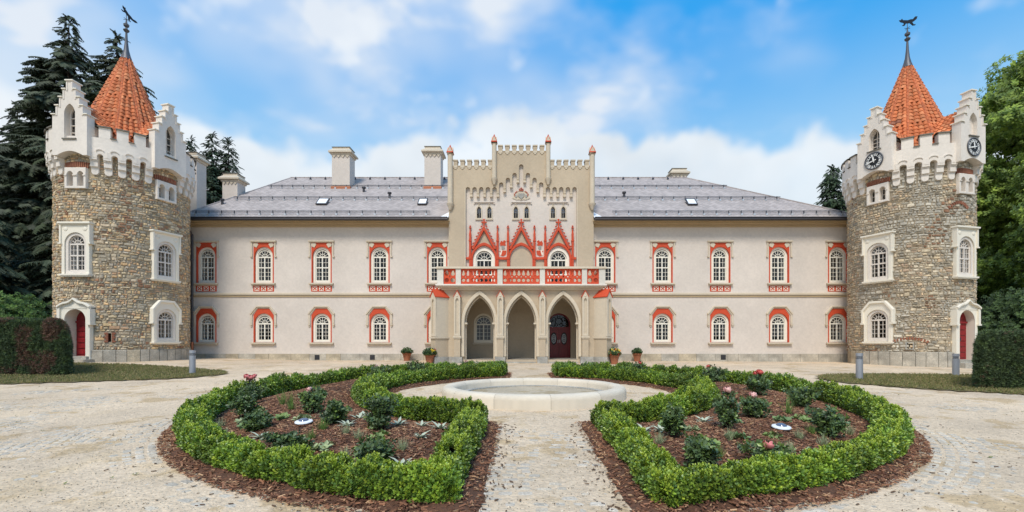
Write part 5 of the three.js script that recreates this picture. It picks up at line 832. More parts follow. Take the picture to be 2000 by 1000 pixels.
// ---- roses
const ROSE = leafCluster(5, 0.062, 0.019, 0.05, 9, 0.35), petalG = (() => { const gs = []; for (let i = 0; i < 9; i++) { const a = i * 2.4, r0 = 0.012 + 0.0030 * i, g = new THREE.SphereGeometry(0.026, 6, 4, 0, 2.2, 0.4, 1.5); g.scale(1, 1.0, 0.5); g.rotateY(-0.6); g.translate(0, 0, r0 * 0.6); g.rotateX(0.25 + 0.06 * i); g.rotateY(a); gs.push(g.toNonIndexed()); } return merge(gs); })();
const petal = { pink: M(0.80, 0.26, 0.26, 0.7, { side: THREE.DoubleSide }), pale: M(0.85, 0.50, 0.46, 0.7, { side: THREE.DoubleSide }), coral: M(0.72, 0.13, 0.11, 0.7, { side: THREE.DoubleSide }) };
const cBy = [[0.095, 0.155, 0.055], [0.15, 0.225, 0.05], [0.08, 0.13, 0.048]];
function rose(x, z, h, w, fl, col, label, seed, tall = 0) {
  [x, z] = nearer(x, z); const y = BY(x, z) + 0.035, r = rng(seed), t = thing('rose_bush', label, 'rose bush', [x, y, z], 0, 'rose bushes in the mulch beds'), list = [], stems = [];
  const ends = []; for (let k = 0; k < 12; k++) { const a = k * 2.4 + r(), q = w * (0.15 + 0.95 * r()), e = [Math.cos(a) * q, h * (1.12 - 0.75 * q / w * r() - 0.25 * r()), Math.sin(a) * q]; ends.push(e); stems.push(taper([e[0] * 0.15, -0.05, e[2] * 0.15], e, 0.008, 0.004, 5)); }
  for (const [ex, ey, ez] of ends) { const tone = 0.75 + 0.6 * r(); for (let k = 0; k < 26; k++) { const v = 0.12 + 0.92 * Math.sqrt(r()), sp = w * 0.62 * (0.35 + 0.65 * r()) * (1.15 - 0.6 * v), a = r() * 6.3, c = cBy[Math.floor(r() * 3)], b = tone * (0.75 + 0.5 * r()); list.push([ex * v + Math.cos(a) * sp, ey * v + (r() - 0.5) * 0.05, ez * v + Math.sin(a) * sp, Math.cos(a) * 0.7 + r() - 0.5, 0.7, Math.sin(a) * 0.7 + r() - 0.5, r() * 6, 0.65 + 0.5 * r(), c[0] * b, c[1] * b, c[2] * b]); } }
  for (let k = 0; k < fl; k++) { const a = r() * 6.3, rr = w * 0.6 * r(), X = Math.cos(a) * rr, Z = Math.sin(a) * rr + 0.04, Y = h * (1.0 + 0.08 * r()) + tall * (0.7 + 0.3 * r()); stems.push(taper([X * 0.5, h * 0.5, Z * 0.5], [X, Y, Z], 0.005, 0.003, 5)); const f = part(t, 'flower', petalG, col); f.position.set(X, Y, Z); f.rotation.set(0.4, r() * 6, 0.2); f.scale.setScalar(1.35 + 0.5 * r()); if (tall) for (let q = 0; q < 4; q++) list.push([X * 0.8, mix(h, Y, 0.2 + 0.2 * q), Z * 0.8, r() - 0.5, 0.5, r() - 0.5, r() * 6, 0.7, 0.04, 0.09, 0.025]); }
  part(t, 'stems', stems, MAT.bark); scatter(t, 'foliage', ROSE, LEAF, list);
}
[[-4.93, 16.75, 0.34, 0.15, 0, 'pink', 'dark bluish rose bush at the far left of the left bed'], [-4.16, 17.75, 0.24, 0.13, 0, 'pink', 'low rose bush between the silver edge and the left hedge of the left bed'], [-3.03, 19.0, 0.24, 0.17, 0, 'pink', 'broad rose bush next to the white disc lamp in the left bed'], [-3.72, 16.75, 0.36, 0.16, 1, 'pale', 'rose bush with one pale bloom at the back of the left bed'], [-2.95, 17.68, 0.28, 0.15, 0, 'pink', 'compact rose bush in the middle of the left bed'], [-2.12, 18.1, 0.40, 0.14, 0, 'pink', 'upright loose rose bush right of the middle of the left bed'], [-1.75, 19.57, 0.28, 0.15, 0, 'pink', 'rose bush at the front right of the left bed'],
 [3.1, 18.03, 0.42, 0.14, 2, 'pale', 'rose bush with pale pink blooms in the middle of the right bed'], [2.06, 19.65, 0.30, 0.15, 0, 'pink', 'leafy rose bush at the front left of the right bed'], [2.9, 19.55, 0.24, 0.17, 1, 'pink', 'low rose bush with a pink bloom at the front of the right bed'], [4.58, 18.1, 0.38, 0.17, 0, 'pink', 'dark rose bush at the right end of the right bed'], [3.96, 17.11, 0.30, 0.17, 2, 'pale', 'rose bush with two pale blooms near the back of the right bed'], [5.39, 16.13, 0.30, 0.2, 0, 'pink', 'wide rose bush by the rear right hedge of the right bed'], [2.15, 18.54, 0.38, 0.10, 0, 'pink', 'thin upright rose bush among the silver plants of the right bed'],
 [-5.75, 15.2, 0.36, 0.17, 5, 'pink', 'tall rose bush topped by a pink flower cluster behind the left hedge'], [-3.95, 12.3, 0.34, 0.22, 1, 'pale', 'rose bush in the left bed beside the basin'], [-3.3, 10.4, 0.36, 0.24, 0, 'pink', 'rose bush in the far part of the left bed'], [-1.9, 8.7, 0.34, 0.26, 1, 'pale', 'rose bush near the far path in the left bed'], [2.3, 8.8, 0.34, 0.26, 0, 'pink', 'rose bush near the far path in the right bed'], [3.8, 9.9, 0.36, 0.26, 1, 'coral', 'rose bush with one coral bloom in the far part of the right bed'], [5.2, 12.6, 0.36, 0.24, 1, 'coral', 'rose bush with one coral bloom in the right bed beside the basin'], [5.35, 14.6, 0.38, 0.2, 4, 'coral', 'rose bush with a coral flower cluster behind the right bed']
].forEach(([x, z, h, w, f, c, l], i) => rose(x, z, h * 1.12, w * 1.1, f, petal[c], l, 300 + i * 7, i === 14 ? 0.22 : i === 7 || i === 21 ? 0.1 : 0.04));
// ---- silver lamb's ears and grass tufts
const silverM = M(0.46, 0.50, 0.38, 0.95, { side: THREE.DoubleSide, sheen: 0.6 }), tuftM = M(0.34, 0.39, 0.22, 0.9, { side: THREE.DoubleSide }), tuftG = M(0.14, 0.24, 0.05, 0.9, { side: THREE.DoubleSide });
function rosette(seed, n, len, wid) { const r = rng(seed), pos = []; for (let i = 0; i < n; i++) { const a = i * 2.4 + r() * 0.3, el = 0.35 + 0.9 * i / n, L = len * (0.7 + 0.5 * r()); let prev = null; for (let k = 0; k <= 3; k++) { const t = k / 3, rad = Math.cos(el - t * 0.7) * L * t, yy = Math.sin(el - t * 0.35) * L * t, w = wid * Math.sin(Math.PI * (0.12 + 0.86 * t)); const l = [Math.cos(a) * rad - Math.sin(a) * w, yy + w * 0.4, Math.sin(a) * rad + Math.cos(a) * w], m = [Math.cos(a) * rad, yy, Math.sin(a) * rad], q = [Math.cos(a) * rad + Math.sin(a) * w, yy + w * 0.4, Math.sin(a) * rad - Math.cos(a) * w]; if (prev) pos.push(...prev[0], ...prev[1], ...m, ...prev[0], ...m, ...l, ...prev[1], ...prev[2], ...q, ...prev[1], ...q, ...m); prev = [l, m, q]; } } const g = new THREE.BufferGeometry(); g.setAttribute('position', new THREE.Float32BufferAttribute(pos, 3)); g.computeVertexNormals(); return norm(g); }
const lambs = [1, 2, 3].map(s => rosette(s * 13, 17, 0.15, 0.024));
[[-1.93, 17.75], [-1.6, 17.6], [-1.29, 17.68], [-1.41, 18.54], [-2.8, 16.75], [-2.75, 17.2], [-1.39, 19.61], [-3.82, 18.23], [-2.68, 17.89], [-3.3, 16.6], [1.9, 17.89], [1.68, 17.75], [2.1, 18.13], [1.63, 18.51], [1.61, 18.97], [1.66, 19.53], [2.97, 17.48]].forEach(([x, z], i) => {
  const left = x < 0, o = solo('lambs_ear', lambs[i % 3], silverM, left ? 'small silvery woolly-leaved plant in the mulch of the left bed' : 'small silvery woolly-leaved plant in the mulch of the right bed', 'plant', left ? 'silver plants in the left bed' : 'silver plants in the right bed'); [x, z] = nearer(x, z); o.position.set(x, BY(x, z) + 0.05, z); o.rotation.y = i * 1.7; o.scale.setScalar(0.85 + 0.35 * h3(i, 2, 3));
});
function tuft(seed, n, len) { const r = rng(seed), pos = []; for (let i = 0; i < n; i++) { const a = r() * 6.3, b = r() * 0.9, L = len * (0.6 + 0.6 * r()), w = 0.0035, ox = (r() - 0.5) * 0.07, oz = (r() - 0.5) * 0.07, dx = Math.cos(a) * Math.sin(b), dz = Math.sin(a) * Math.sin(b), dy = Math.cos(b), sx = -Math.sin(a) * w, sz = Math.cos(a) * w; pos.push(ox - sx, 0, oz - sz, ox + sx, 0, oz + sz, ox + dx * L, dy * L, oz + dz * L); } const g = new THREE.BufferGeometry(); g.setAttribute('position', new THREE.Float32BufferAttribute(pos, 3)); g.computeVertexNormals(); return norm(g); }
const tufts = [4, 5, 6].map(s => tuft(s * 17, 110, 0.17)), tallTuft = tuft(99, 70, 0.34);
[[-2.97, 18.1], [-2.51, 18.39], [-2.18, 19.29], [-1.52, 19.12], [-2.94, 18.54], [-2.25, 18.65], [-4.77, 15.79, 1], [-4.5, 16.0, 1], [-4.29, 16.4], [-5.04, 17.28], [-4.47, 18.03], [-3.88, 18.75], [2.43, 19.33], [3.97, 18.42], [4.73, 16.84, 1], [4.2, 18.59], [4.34, 18.1], [3.5, 18.97], [1.89, 18.71], [2.87, 18.65], [5.39, 17.2], [5.09, 17.86]].forEach(([x, z, t], i) => {
  const L = x < 0, o = solo('grass_tuft', t ? tallTuft : tufts[i % 3], t || i % 4 === 0 ? tuftG : tuftM, (t ? 'tall yellow-green grass tuft at the back of the ' : 'small grey-green tuft in the mulch of the ') + (L ? 'left' : 'right') + ' bed', 'plant', (t ? 'tall' : 'small') + ' tufts in the ' + (L ? 'left' : 'right') + ' bed'); [x, z] = nearer(x, z); o.position.set(x, BY(x, z) + 0.045, z); o.rotation.y = i * 2.1;
});
// ---- low leafy perennials between the roses
const PER = leafCluster(8, 0.075, 0.026, 0.03, 71, 0.35), perM = leafMat(0.6, 0.2);
[[-5.0, 16.2], [-4.75, 17.1], [-4.45, 17.5], [-4.0, 17.2], [-3.6, 17.4], [-3.35, 16.9], [-3.2, 18.5], [-2.6, 18.9], [-2.35, 17.3], [-2.0, 18.6], [-1.9, 19.1], [-3.4, 19.2], [-2.45, 19.5], [1.75, 18.2], [2.3, 17.7], [2.55, 18.9], [2.5, 18.2], [3.4, 17.6], [3.55, 18.5], [3.3, 19.3], [4.25, 17.5], [4.7, 17.3], [4.9, 17.6], [3.0, 18.6], [2.2, 19.2], [3.8, 19.0]].forEach(([x, z], i) => {
  [x, z] = nearer(x, z); const r = rng(900 + i), L = x < 0, t = thing('low_perennial', 'low light green leafy perennial in the mulch of the ' + (L ? 'left' : 'right') + ' bed', 'plant', [x, BY(x, z) + 0.04, z], 0, 'low green perennials in the ' + (L ? 'left' : 'right') + ' bed'), list = [];
  const cols = [[0.24, 0.34, 0.10], [0.34, 0.40, 0.20], [0.18, 0.28, 0.10]][i % 3]; for (let k = 0; k < 9; k++) { const a = r() * 6.3, q = 0.09 * Math.sqrt(r()), b = 0.75 + 0.5 * r(); list.push([Math.cos(a) * q, 0.005 + 0.03 * r(), Math.sin(a) * q, Math.cos(a) * 0.5, 1, Math.sin(a) * 0.5, r() * 6, 0.7 + 0.5 * r(), cols[0] * b, cols[1] * b, cols[2] * b]); }
  scatter(t, 'foliage', PER, perM, list);
});
// ---- disc garden lamps lying in the beds
for (const [x, z, l] of [[3.91, 18.07, 'white and dark oval garden lamp lying on the mulch of the right bed'], [-3.42, 17.75, 'white oval garden lamp half hidden behind a rose bush in the left bed']]) {
  const t = thing('garden_lamp', l, 'lamp', [nearer(x, z)[0], BY(...nearer(x, z)) + 0.085, nearer(x, z)[1]]); t.rotation.x = 0.12;
  t.scale.setScalar(0.8); part(t, 'base', [lathe([[0.001, 0], [0.11, 0], [0.125, 0.02], [0.12, 0.035]], 28)], MAT.iron);
  part(t, 'shade', [lathe([[0.155, 0.03], [0.15, 0.045], [0.09, 0.062], [0.085, 0.055], [0.155, 0.03]], 28)], MAT.lampWhite);
  part(t, 'glass_dome', [lathe([[0.09, 0.058], [0.07, 0.085], [0.03, 0.098], [0.001, 0.1]], 20)], M(0.10, 0.13, 0.2, 0.12));
}
// ---- flower pots
for (const [x, z, kind, l] of [[-6.07, 0.55, 0, 'terracotta pot of low green plants against the left wing wall'], [-4.30, 3.35, 1, 'terracotta pot of green and yellow plants beside the left porch corner'], [4.38, 3.35, 2, 'terracotta pot of red and yellow flowers beside the right porch corner'], [6.15, 0.55, 3, 'terracotta pot with a dark green bush against the right wing wall']]) {
  const r = rng(500 + kind), p = thing('flower_pot', l, 'flower pot', [x, G(x, z), z], 0, 'terracotta pots by the porch');
  part(p, 'pot', [lathe([[0.001, 0], [0.15, 0], [0.16, 0.015], [0.15, 0.04], [0.215, 0.36], [0.25, 0.37], [0.255, 0.43], [0.235, 0.44], [0.215, 0.43], [0.20, 0.38], [0.001, 0.38]], 28)], MAT.terracotta);
  const list = [], fl = []; const pal = [[0.05, 0.10, 0.03], [0.09, 0.17, 0.04], [0.05, 0.085, 0.03]];
  const h = [0.22, 0.26, 0.30, 0.24][kind], w = [0.25, 0.27, 0.24, 0.22][kind];
  for (let k = 0; k < 260; k++) { const a = r() * 6.3, u = Math.sqrt(r()), v = r(); const c = pal[Math.floor(r() * 3)]; list.push([Math.cos(a) * u * w, 0.40 + h * v * (1.15 - u * u * 0.8), Math.sin(a) * u * w, Math.cos(a) * u, 0.8, Math.sin(a) * u, r() * 6, 1.0 + 0.6 * r(), ...c]); }
  const fcol = [[[0.16, 0.05, 0.08], [0.5, 0.45, 0.4]], [[0.75, 0.55, 0.03], [0.75, 0.6, 0.05], [0.4, 0.05, 0.08]], [[0.80, 0.62, 0.04], [0.75, 0.08, 0.03], [0.85, 0.72, 0.25], [0.8, 0.3, 0.04]], [[0.6, 0.45, 0.06]]][kind];
  const nf = [14, 34, 110, 8][kind]; for (let k = 0; k < nf; k++) { const a = kind === 1 ? r() * 2.2 - 1.1 : r() * 6.3, u = kind === 1 ? 0.9 : Math.sqrt(r()), c = fcol[Math.floor(r() * fcol.length)]; fl.push([Math.cos(a) * u * w * 1.05, 0.42 + h * (kind === 2 ? 0.15 + 1.05 * r() * (1.1 - u * 0.6) : 0.25 + 0.7 * r()), Math.sin(a) * u * w * 1.05 + 0.03, Math.cos(a) * u + 0.2, 0.8, Math.sin(a) * u + 0.6, r() * 6, 1.3 + 0.7 * r(), ...c]); }
  scatter(p, 'foliage', ROSE, LEAF, list); scatter(p, 'blossoms', leafCluster(7, 0.028, 0.012, 0.004, 33, 0.5), leafMat(0.7, 0.2), fl);
}
// ---- lawns
function lawn(outline, label, seed) {
  const s = poly(outline.map(([x, z]) => [x, -z])); const tri = new THREE.ShapeGeometry(s, 8);
  const xs = outline.map(p => p[0]), zs = outline.map(p => p[1]), x0 = Math.min(...xs), x1 = Math.max(...xs), z0 = Math.min(...zs), z1 = Math.max(...zs);
  const inside = (x, z) => { let c = false; for (let i = 0, j = outline.length - 1; i < outline.length; j = i++) { const [xi, zi] = outline[i], [xj, zj] = outline[j]; if ((zi > z) !== (zj > z) && x < (xj - xi) * (z - zi) / (zj - zi) + xi) c = !c; } return c; };
  const st = 0.25, pos = [], uv = []; const V = (x, z) => { pos.push(x, G(x, z) + 0.025, z); uv.push(x, z); };
  for (let x = x0; x < x1; x += st) for (let z = z0; z < z1; z += st) if (inside(x + st / 2, z + st / 2)) { V(x, z); V(x, z + st); V(x + st, z); V(x + st, z); V(x, z + st); V(x + st, z + st); }
  const g = new THREE.BufferGeometry(); g.setAttribute('position', new THREE.Float32BufferAttribute(pos, 3)); g.setAttribute('uv', new THREE.Float32BufferAttribute(uv, 2)); g.computeVertexNormals();
  const L = thing('lawn', label, 'lawn'); L.userData.kind = 'structure'; part(L, 'turf', g, M(0.30, 0.25, 0.11, 1, { map: tStone, bumpMap: bStone, bumpScale: 0.03 }));
  const r = rng(seed), list = [], blade = leafCluster(7, 0.055, 0.006, 0.0, 77, 1.2), area = (x1 - x0) * (z1 - z0), N = Math.round(area * 330);
  for (let k = 0; k < N; k++) { const x = mix(x0, x1, r()), z = mix(z0, z1, r()), n = fbm(x * 1.3, seed, z * 1.3, 3); if (!inside(x, z) || r() > 0.35 + 1.1 * n) continue; const dry = r() < 0.5; const b = 0.7 + 0.6 * r(); const c = dry ? [0.36, 0.30, 0.13] : [0.20, 0.215, 0.06]; list.push([x, G(x, z) + 0.02, z, r() - 0.5, 1.4, r() - 0.5, r() * 6, 0.8 + 0.6 * r(), c[0] * b, c[1] * b, c[2] * b]); }
  scatter(L, 'grass_blades', blade, LEAFSOFT, list).userData.kind = 'stuff';
}
lawn([[-10.5, 8.44], [-10.55, 9.2], [-11.0, 10.0], [-12.2, 10.75], [-13.55, 11.3], [-16, 12.3], [-30, 15], [-30, 5.6], [-19.5, 5.75], [-15.55, 5.9], [-13, 6.6], [-11.4, 7.4]], 'dry olive-green lawn in front of the left tower', 41);
lawn([[10.15, 9.2], [9.75, 9.9], [9.66, 10.6], [9.75, 11.4], [10.26, 12.2], [11.36, 13.2], [13, 14.6], [30, 22], [30, 8.8], [17.66, 8.7], [14.56, 8.24], [12, 8.25], [10.9, 8.5]], 'dry olive-green lawn in front of the right tower', 43);
// ---- tall clipped hedges
const YEW = leafCluster(12, 0.075, 0.007, 0.07, 21, 0.8);
function yew(x0, x1, z0, z1, h, label, seed, pal, shear) {
  const y0 = G((x0 + x1) / 2, z1), T = thing('clipped_hedge', label, 'hedge', [(x0 + x1) / 2, y0, (z0 + z1) / 2], 0, 'tall clipped hedges beside the lawns'), r = rng(seed), hx = (x1 - x0) / 2, hz = (z1 - z0) / 2, list = [];
  const A = [[4 * hx * hz, 0], [2 * hx * h, 1], [2 * hz * h, 2], [2 * hz * h, 3]], tot = A.reduce((s, a) => s + a[0], 0), N = Math.round(tot * 1500);
  for (let k = 0; k < N; k++) {
    let q = r() * tot, f = 0; for (const [ar, id] of A) { if (q < ar) { f = id; break; } q -= ar; }
    let u = r() * 2 - 1, v = r(), x, y, z, d; const dep = r() * r() * 0.14;
    if (f === 0) { x = u * hx; z = (v * 2 - 1) * hz; y = h - dep; d = [0, 1, 0]; } else if (f === 1) { x = u * hx; y = v * h; z = hz - dep; d = [0, 0.3, 1]; } else { x = (f === 2 ? -1 : 1) * (hx - dep); z = u * hz; y = v * h; d = [f === 2 ? -1 : 1, 0.3, 0]; }
    const rnd = Math.pow(y / h, 5) * 0.10; x *= 1 - rnd * 0.5; x += shear * (z - hz); const n = fbm(x * 1.4 + seed, y * 1.8, z * 1.4, 3), b = (0.6 + 0.8 * r()); const bulge = 0.24 * (n - 0.5) + 0.05 * (vn(x * 6, y * 6, z * 6) - 0.5); x += d[0] * bulge; y += d[1] * bulge * 0.8; z += d[2] * bulge;
    const c = r() < sstep(0.47, 0.62, vn(x * 2.2 + 8, y * 2.2, z * 2.2 + seed)) * pal.dead ? [0.17, 0.095, 0.062] : r() < 0.3 ? [0.10, 0.15, 0.045] : [0.055, 0.092, 0.036];
    list.push([x, y, z, d[0] + (r() - 0.5) * 1.3, d[1] + (r() - 0.5) * 1.3 + 0.2, d[2] + (r() - 0.5) * 1.3, r() * 6, 0.8 + 0.6 * r(), c[0] * b, c[1] * b, c[2] * b]);
  }
  scatter(T, 'foliage', YEW, NEEDLE, list);
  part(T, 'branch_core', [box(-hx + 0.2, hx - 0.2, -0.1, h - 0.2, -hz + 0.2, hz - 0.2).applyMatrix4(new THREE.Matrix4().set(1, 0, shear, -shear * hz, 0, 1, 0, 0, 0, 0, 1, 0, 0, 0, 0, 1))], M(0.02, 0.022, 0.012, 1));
}
yew(-26, -15.0, 7.9, 9.75, 1.72, 'tall clipped dark hedge with browned patches at the left edge', 61, { dead: 0.8 }, 1.0);
yew(12.15, 20, 10.9, 12.75, 1.46, 'tall clipped dense dark green hedge at the right edge', 67, { dead: 0.05 }, -1.0);
// ---- worn setts showing through the sand
{
  const r = rng(808), st = []; const P = thing('paving_setts', 'worn pale paving setts half buried in sand round the beds', 'paving'); P.userData.kind = 'structure';
  const cols = [MAT.set1 = M(0.90, 0.79, 0.66, 0.95, stoneT), MAT.set2 = M(0.84, 0.75, 0.63, 0.95, stoneT), MAT.set3 = M(0.92, 0.79, 0.63, 0.95, stoneT)];
  const sett = (x, z, a, w, l, lift) => {
    const n = 7, rim = [], f = [], e = 0.82; for (let i = 0; i < n; i++) { const t = i / n * Math.PI * 2 + 0.4; const cx = Math.sign(Math.cos(t)) * Math.pow(Math.abs(Math.cos(t)), 0.45) * l / 2 * (0.9 + 0.16 * r()), cz = Math.sign(Math.sin(t)) * Math.pow(Math.abs(Math.sin(t)), 0.45) * w / 2 * (0.9 + 0.16 * r()); const R2 = k => [x + (cx * Math.cos(a) - cz * Math.sin(a)) * k, z + (cx * Math.sin(a) + cz * Math.cos(a)) * k]; rim.push(R2(1)); f.push(R2(e)); }
    const y = G(x, z) + lift, pos = [], tx = (r() - 0.5) * 0.05, tz = (r() - 0.5) * 0.05; const Y = ([p, q]) => [p, y + (p - x) * tx + (q - z) * tz, q], Lw = ([p, q]) => [p, y - 0.016, q]; const c = [x, y + 0.003, z];
    for (let i = 0; i < n; i++) { const j = (i + 1) % n; pos.push(...Lw(rim[j]), ...Lw(rim[i]), ...Y(f[i]), ...Lw(rim[j]), ...Y(f[i]), ...Y(f[j]), ...Y(f[j]), ...Y(f[i]), ...c); }
    const g = new THREE.BufferGeometry(); g.setAttribute('position', new THREE.Float32BufferAttribute(pos, 3)); g.computeVertexNormals(); st.push({ g: norm(g), m: Math.floor(r() * 3), d: Math.hypot(x, z - 25), lift, z, x });
  };
  for (let rr = 6.68; rr < 13; rr += 0.125) {
    let a = -1.75 + r() * 0.02; while (a < 1.75) { const l = 0.12 + r() * 0.13, da = l / rr; const x = FX + Math.sin(a) * rr, z = OZ + Math.cos(a) * rr; a += da; if (z > 22.5 || z < 9) continue; const wear = fbm(x * 0.9 + 5, 3, z * 0.9, 3); const lift = 0.006 * (r() - 0.5) + 0.030 * (wear - 0.64) + 0.007 * (1 - sstep(6.68, 7.5, rr)) - 0.001; if (lift < -0.004) continue; sett(x, z, -a, 0.112, l - 0.016, lift + 0.001); }
  }
  for (let z = 16.9; z < 22.6; z += 0.135) { let x = FX - 0.75 + r() * 0.1; while (x < FX + 0.75) { const l = 0.10 + r() * 0.13; x += l; const wear = fbm(x * 1.4 + 50, 3, z * 1.4, 3), lift = 0.008 * (r() - 0.5) + 0.022 * (wear - 0.68); if (lift < -0.004) continue; sett(x - l / 2, z, (r() - 0.5) * 0.2, 0.12, l - 0.016, lift + 0.002); } }
  st.sort((a, b) => a.d - b.d); const inView = st.filter(s => Math.abs(s.x) < 1.08 * (25 - s.z) && 25 - s.z > 3.9); const set = new Set(inView.slice(0, 290));
  for (const s of set) part(P, 'paving_stone', s.g, cols[s.m]);
  for (let k = 0; k < 3; k++) { const l = st.filter(s => !set.has(s) && s.m === k); if (l.length) part(P, 'far_paving_stones', mergeGeometries(l.map(s => s.g)), cols[k]).userData.kind = 'stuff'; }
}

// ---- loose grit on the forecourt
{
  const r = rng(4242), list = [], peb = new THREE.IcosahedronGeometry(1, 0); peb.scale(1.2, 0.45, 0.9);
  const W = thing('loose_grit', 'loose grit and small stones strewn over the sandy forecourt', 'gravel'); W.userData.kind = 'stuff';
  for (let k = 0; k < 26000; k++) {
    const d = 3.7 + 11 * Math.pow(r(), 1.6), x = (r() * 2 - 1) * d * 1.15, z = 25 - d, q = Math.hypot(x - FX, z - OZ), qi = Math.hypot(x - FX, z - FZ);
    if (q < 6.58 && qi > 3.5 && Math.abs(x - FX) > 0.68) continue; if (qi < 2.25) continue; if (Math.abs(x) > 9.5 && z < 14) continue;
    if (r() > 0.25 + 1.2 * fbm(x * 1.2 + 7, 1, z * 1.2, 3) - 0.25) continue;
    const b = 0.45 + 0.75 * r(), c = r() < 0.14 ? [0.16, 0.12, 0.08] : [0.66, 0.57, 0.45]; list.push([x, G(x, z) + 0.004, z, (r() - 0.5) * 0.5, 1, (r() - 0.5) * 0.5, r() * 6, 0.003 + 0.010 * r() * r() * r() + 0.001 * d * 0.3, c[0] * b, c[1] * b, c[2] * b]);
  }
  scatter(W, 'grit', peb, M(1, 1, 1, 0.95), list);
  const weeds = [], wg = leafCluster(6, 0.03, 0.007, 0.0, 55, 0.6);
  for (let k = 0; k < 260; k++) { const d = 4 + 9 * r(), x = (r() * 2 - 1) * d * 1.1, z = 25 - d, q = Math.hypot(x - FX, z - OZ); if (q < 6.7) continue; if (vn(x * 0.9, 3, z * 0.9) < 0.55) continue; weeds.push([x, G(x, z) + 0.003, z, r() - 0.5, 1.2, r() - 0.5, r() * 6, 0.6 + 0.5 * r(), 0.20, 0.25, 0.07]); }
  scatter(W, 'tiny_weeds', wg, LEAFSOFT, weeds);
}
// ================================================================ trees
const FROND = (() => {   // drooping needle spray
  const r = rng(3), pos = []; for (let i = 0; i < 26; i++) { const t = i / 26, z = t * 1.0, y = -0.25 * t * t, s = i % 2 ? 1 : -1, L = 0.34 * (1 - t * 0.65) * (0.7 + 0.6 * r()), w = 0.035; const dx = s * L * 0.9, dz = L * 0.55, dy = -L * (0.25 + 0.35 * r()); pos.push(0, y + w, z, 0, y - w, z + 0.06, dx, y + dy, z + dz); pos.push(0, y, z - w, 0, y, z + w + 0.04, dx * 0.7, y + dy * 1.5, z + dz * 0.8); } pos.push(-0.02, 0, 0, 0.02, 0, 0, 0, -0.25, 1.0);
  const g = new THREE.BufferGeometry(); g.setAttribute('position', new THREE.Float32BufferAttribute(pos, 3)); g.computeVertexNormals(); return g;
})();
function orient(list, parent, name, geo, mat) {   // list [x,y,z, yaw, pitch, scale, r,g,b]
  const im = new THREE.InstancedMesh(geo, mat, list.length); im.name = name; const e = new THREE.Euler();
  list.forEach((v, i) => { e.set(v[4], v[3], (i % 7 - 3) * 0.1, 'YXZ'); _q.setFromEuler(e); _m.compose(_p.set(v[0], v[1], v[2]), _q, _s.setScalar(v[5])); im.setMatrixAt(i, _m); im.setColorAt(i, _c.setRGB(v[6], v[7], v[8])); }); im.userData.kind = 'stuff'; parent.add(im); return im;
}
function spruce(x, z, H, R, label, seed, o = {}) {
  const r = rng(seed), t = thing(o.name || 'spruce_tree', label, 'tree', [x, G(x, z) - 0.1, z], r() * 6, o.group || 'conifers round the house'), list = [], br = [];
  part(t, 'trunk', [taper([0, 0, 0], [0, H * 0.98, 0], H * 0.016, 0.03, 9)], MAT.bark);
  const y0 = H * (o.bare ?? 0.12); let y = y0; const c0 = o.col || [0.050, 0.070, 0.030];
  while (y < H) {
    const u = (y - y0) / (H - y0), rad = R * Math.pow(1 - u, o.pow || 0.8) * (0.75 + 0.4 * r()) + 0.25, n = Math.max(4, Math.round((o.n || 8) * (0.5 + 0.7 * (1 - u))));
    for (let k = 0; k < n; k++) {
      const a = r() * 6.283, L = rad * (0.6 + 0.5 * r()), droop = (o.droop ?? 0.35) * (0.6 + 0.7 * r()), ex = Math.sin(a) * L, ez = Math.cos(a) * L, ey = y + (o.lift || 0) * L - droop * L * 0.6;
      if (L > 0.8) br.push(taper([0, y, 0], [ex * 0.9, ey, ez * 0.9], 0.03 + 0.008 * L, 0.012, 4));
      const m = Math.max(2, Math.round(L * (o.den || 3.0))); for (let q = 0; q < m; q++) { const s = 0.22 + 0.78 * (q + r()) / m, b = 0.6 + 0.8 * r(), sc = (o.sc || 0.85) * (0.7 + 0.6 * r()) * Math.min(1, 0.35 + L * 0.4); list.push([ex * s + (r() - 0.5) * 0.25, mix(y, ey, s) + (r() - 0.5) * 0.2, ez * s + (r() - 0.5) * 0.25, a + (r() - 0.5) * 1.9, 0.15 + droop * 0.5 + (r() - 0.5) * 0.5, sc, c0[0] * b, c0[1] * b, c0[2] * b]); }
    }
    y += (o.step || 0.42) * (0.7 + 0.6 * r());
  }
  const lead = []; for (let q = 0; q < 8; q++) list.push([0, H - 0.1 * q, 0, q * 0.8, -0.9, 0.5, ...c0]);
  if (br.length) part(t, 'branches', br, MAT.bark); orient(list, t, 'crown', FROND, NEEDLE); return t;
}
spruce(-37.3, -13, 27.6, 6.2, 'tallest dark spruce behind the left tower', 1, { n: 10, den: 3.6, sc: 1.15, step: 0.40 });
spruce(-31.6, -11, 24.9, 6.0, 'dark spruce just behind the cone of the left tower', 2, { n: 10, den: 3.6, sc: 1.1, step: 0.40 });
spruce(-41.5, -14, 20.5, 5.0, 'sparse dark conifer with bare lower trunk at the left edge', 3, { bare: 0.30, n: 8, droop: 0.15, step: 0.45, sc: 1.1 });
spruce(-36.0, -4, 13.5, 4.4, 'lower dark spruce close behind the left clipped hedge', 4, { bare: 0.12, n: 9, sc: 1.0, step: 0.40 });
spruce(-47, -18, 23, 5.0, 'dark conifer beyond the left edge of the drive', 5, { n: 9, sc: 1.1 });
spruce(-32.5, -9, 12.0, 3.6, 'low dark conifer right beside the left tower wall', 6, { bare: 0.16, n: 9, step: 0.38, sc: 0.95 });
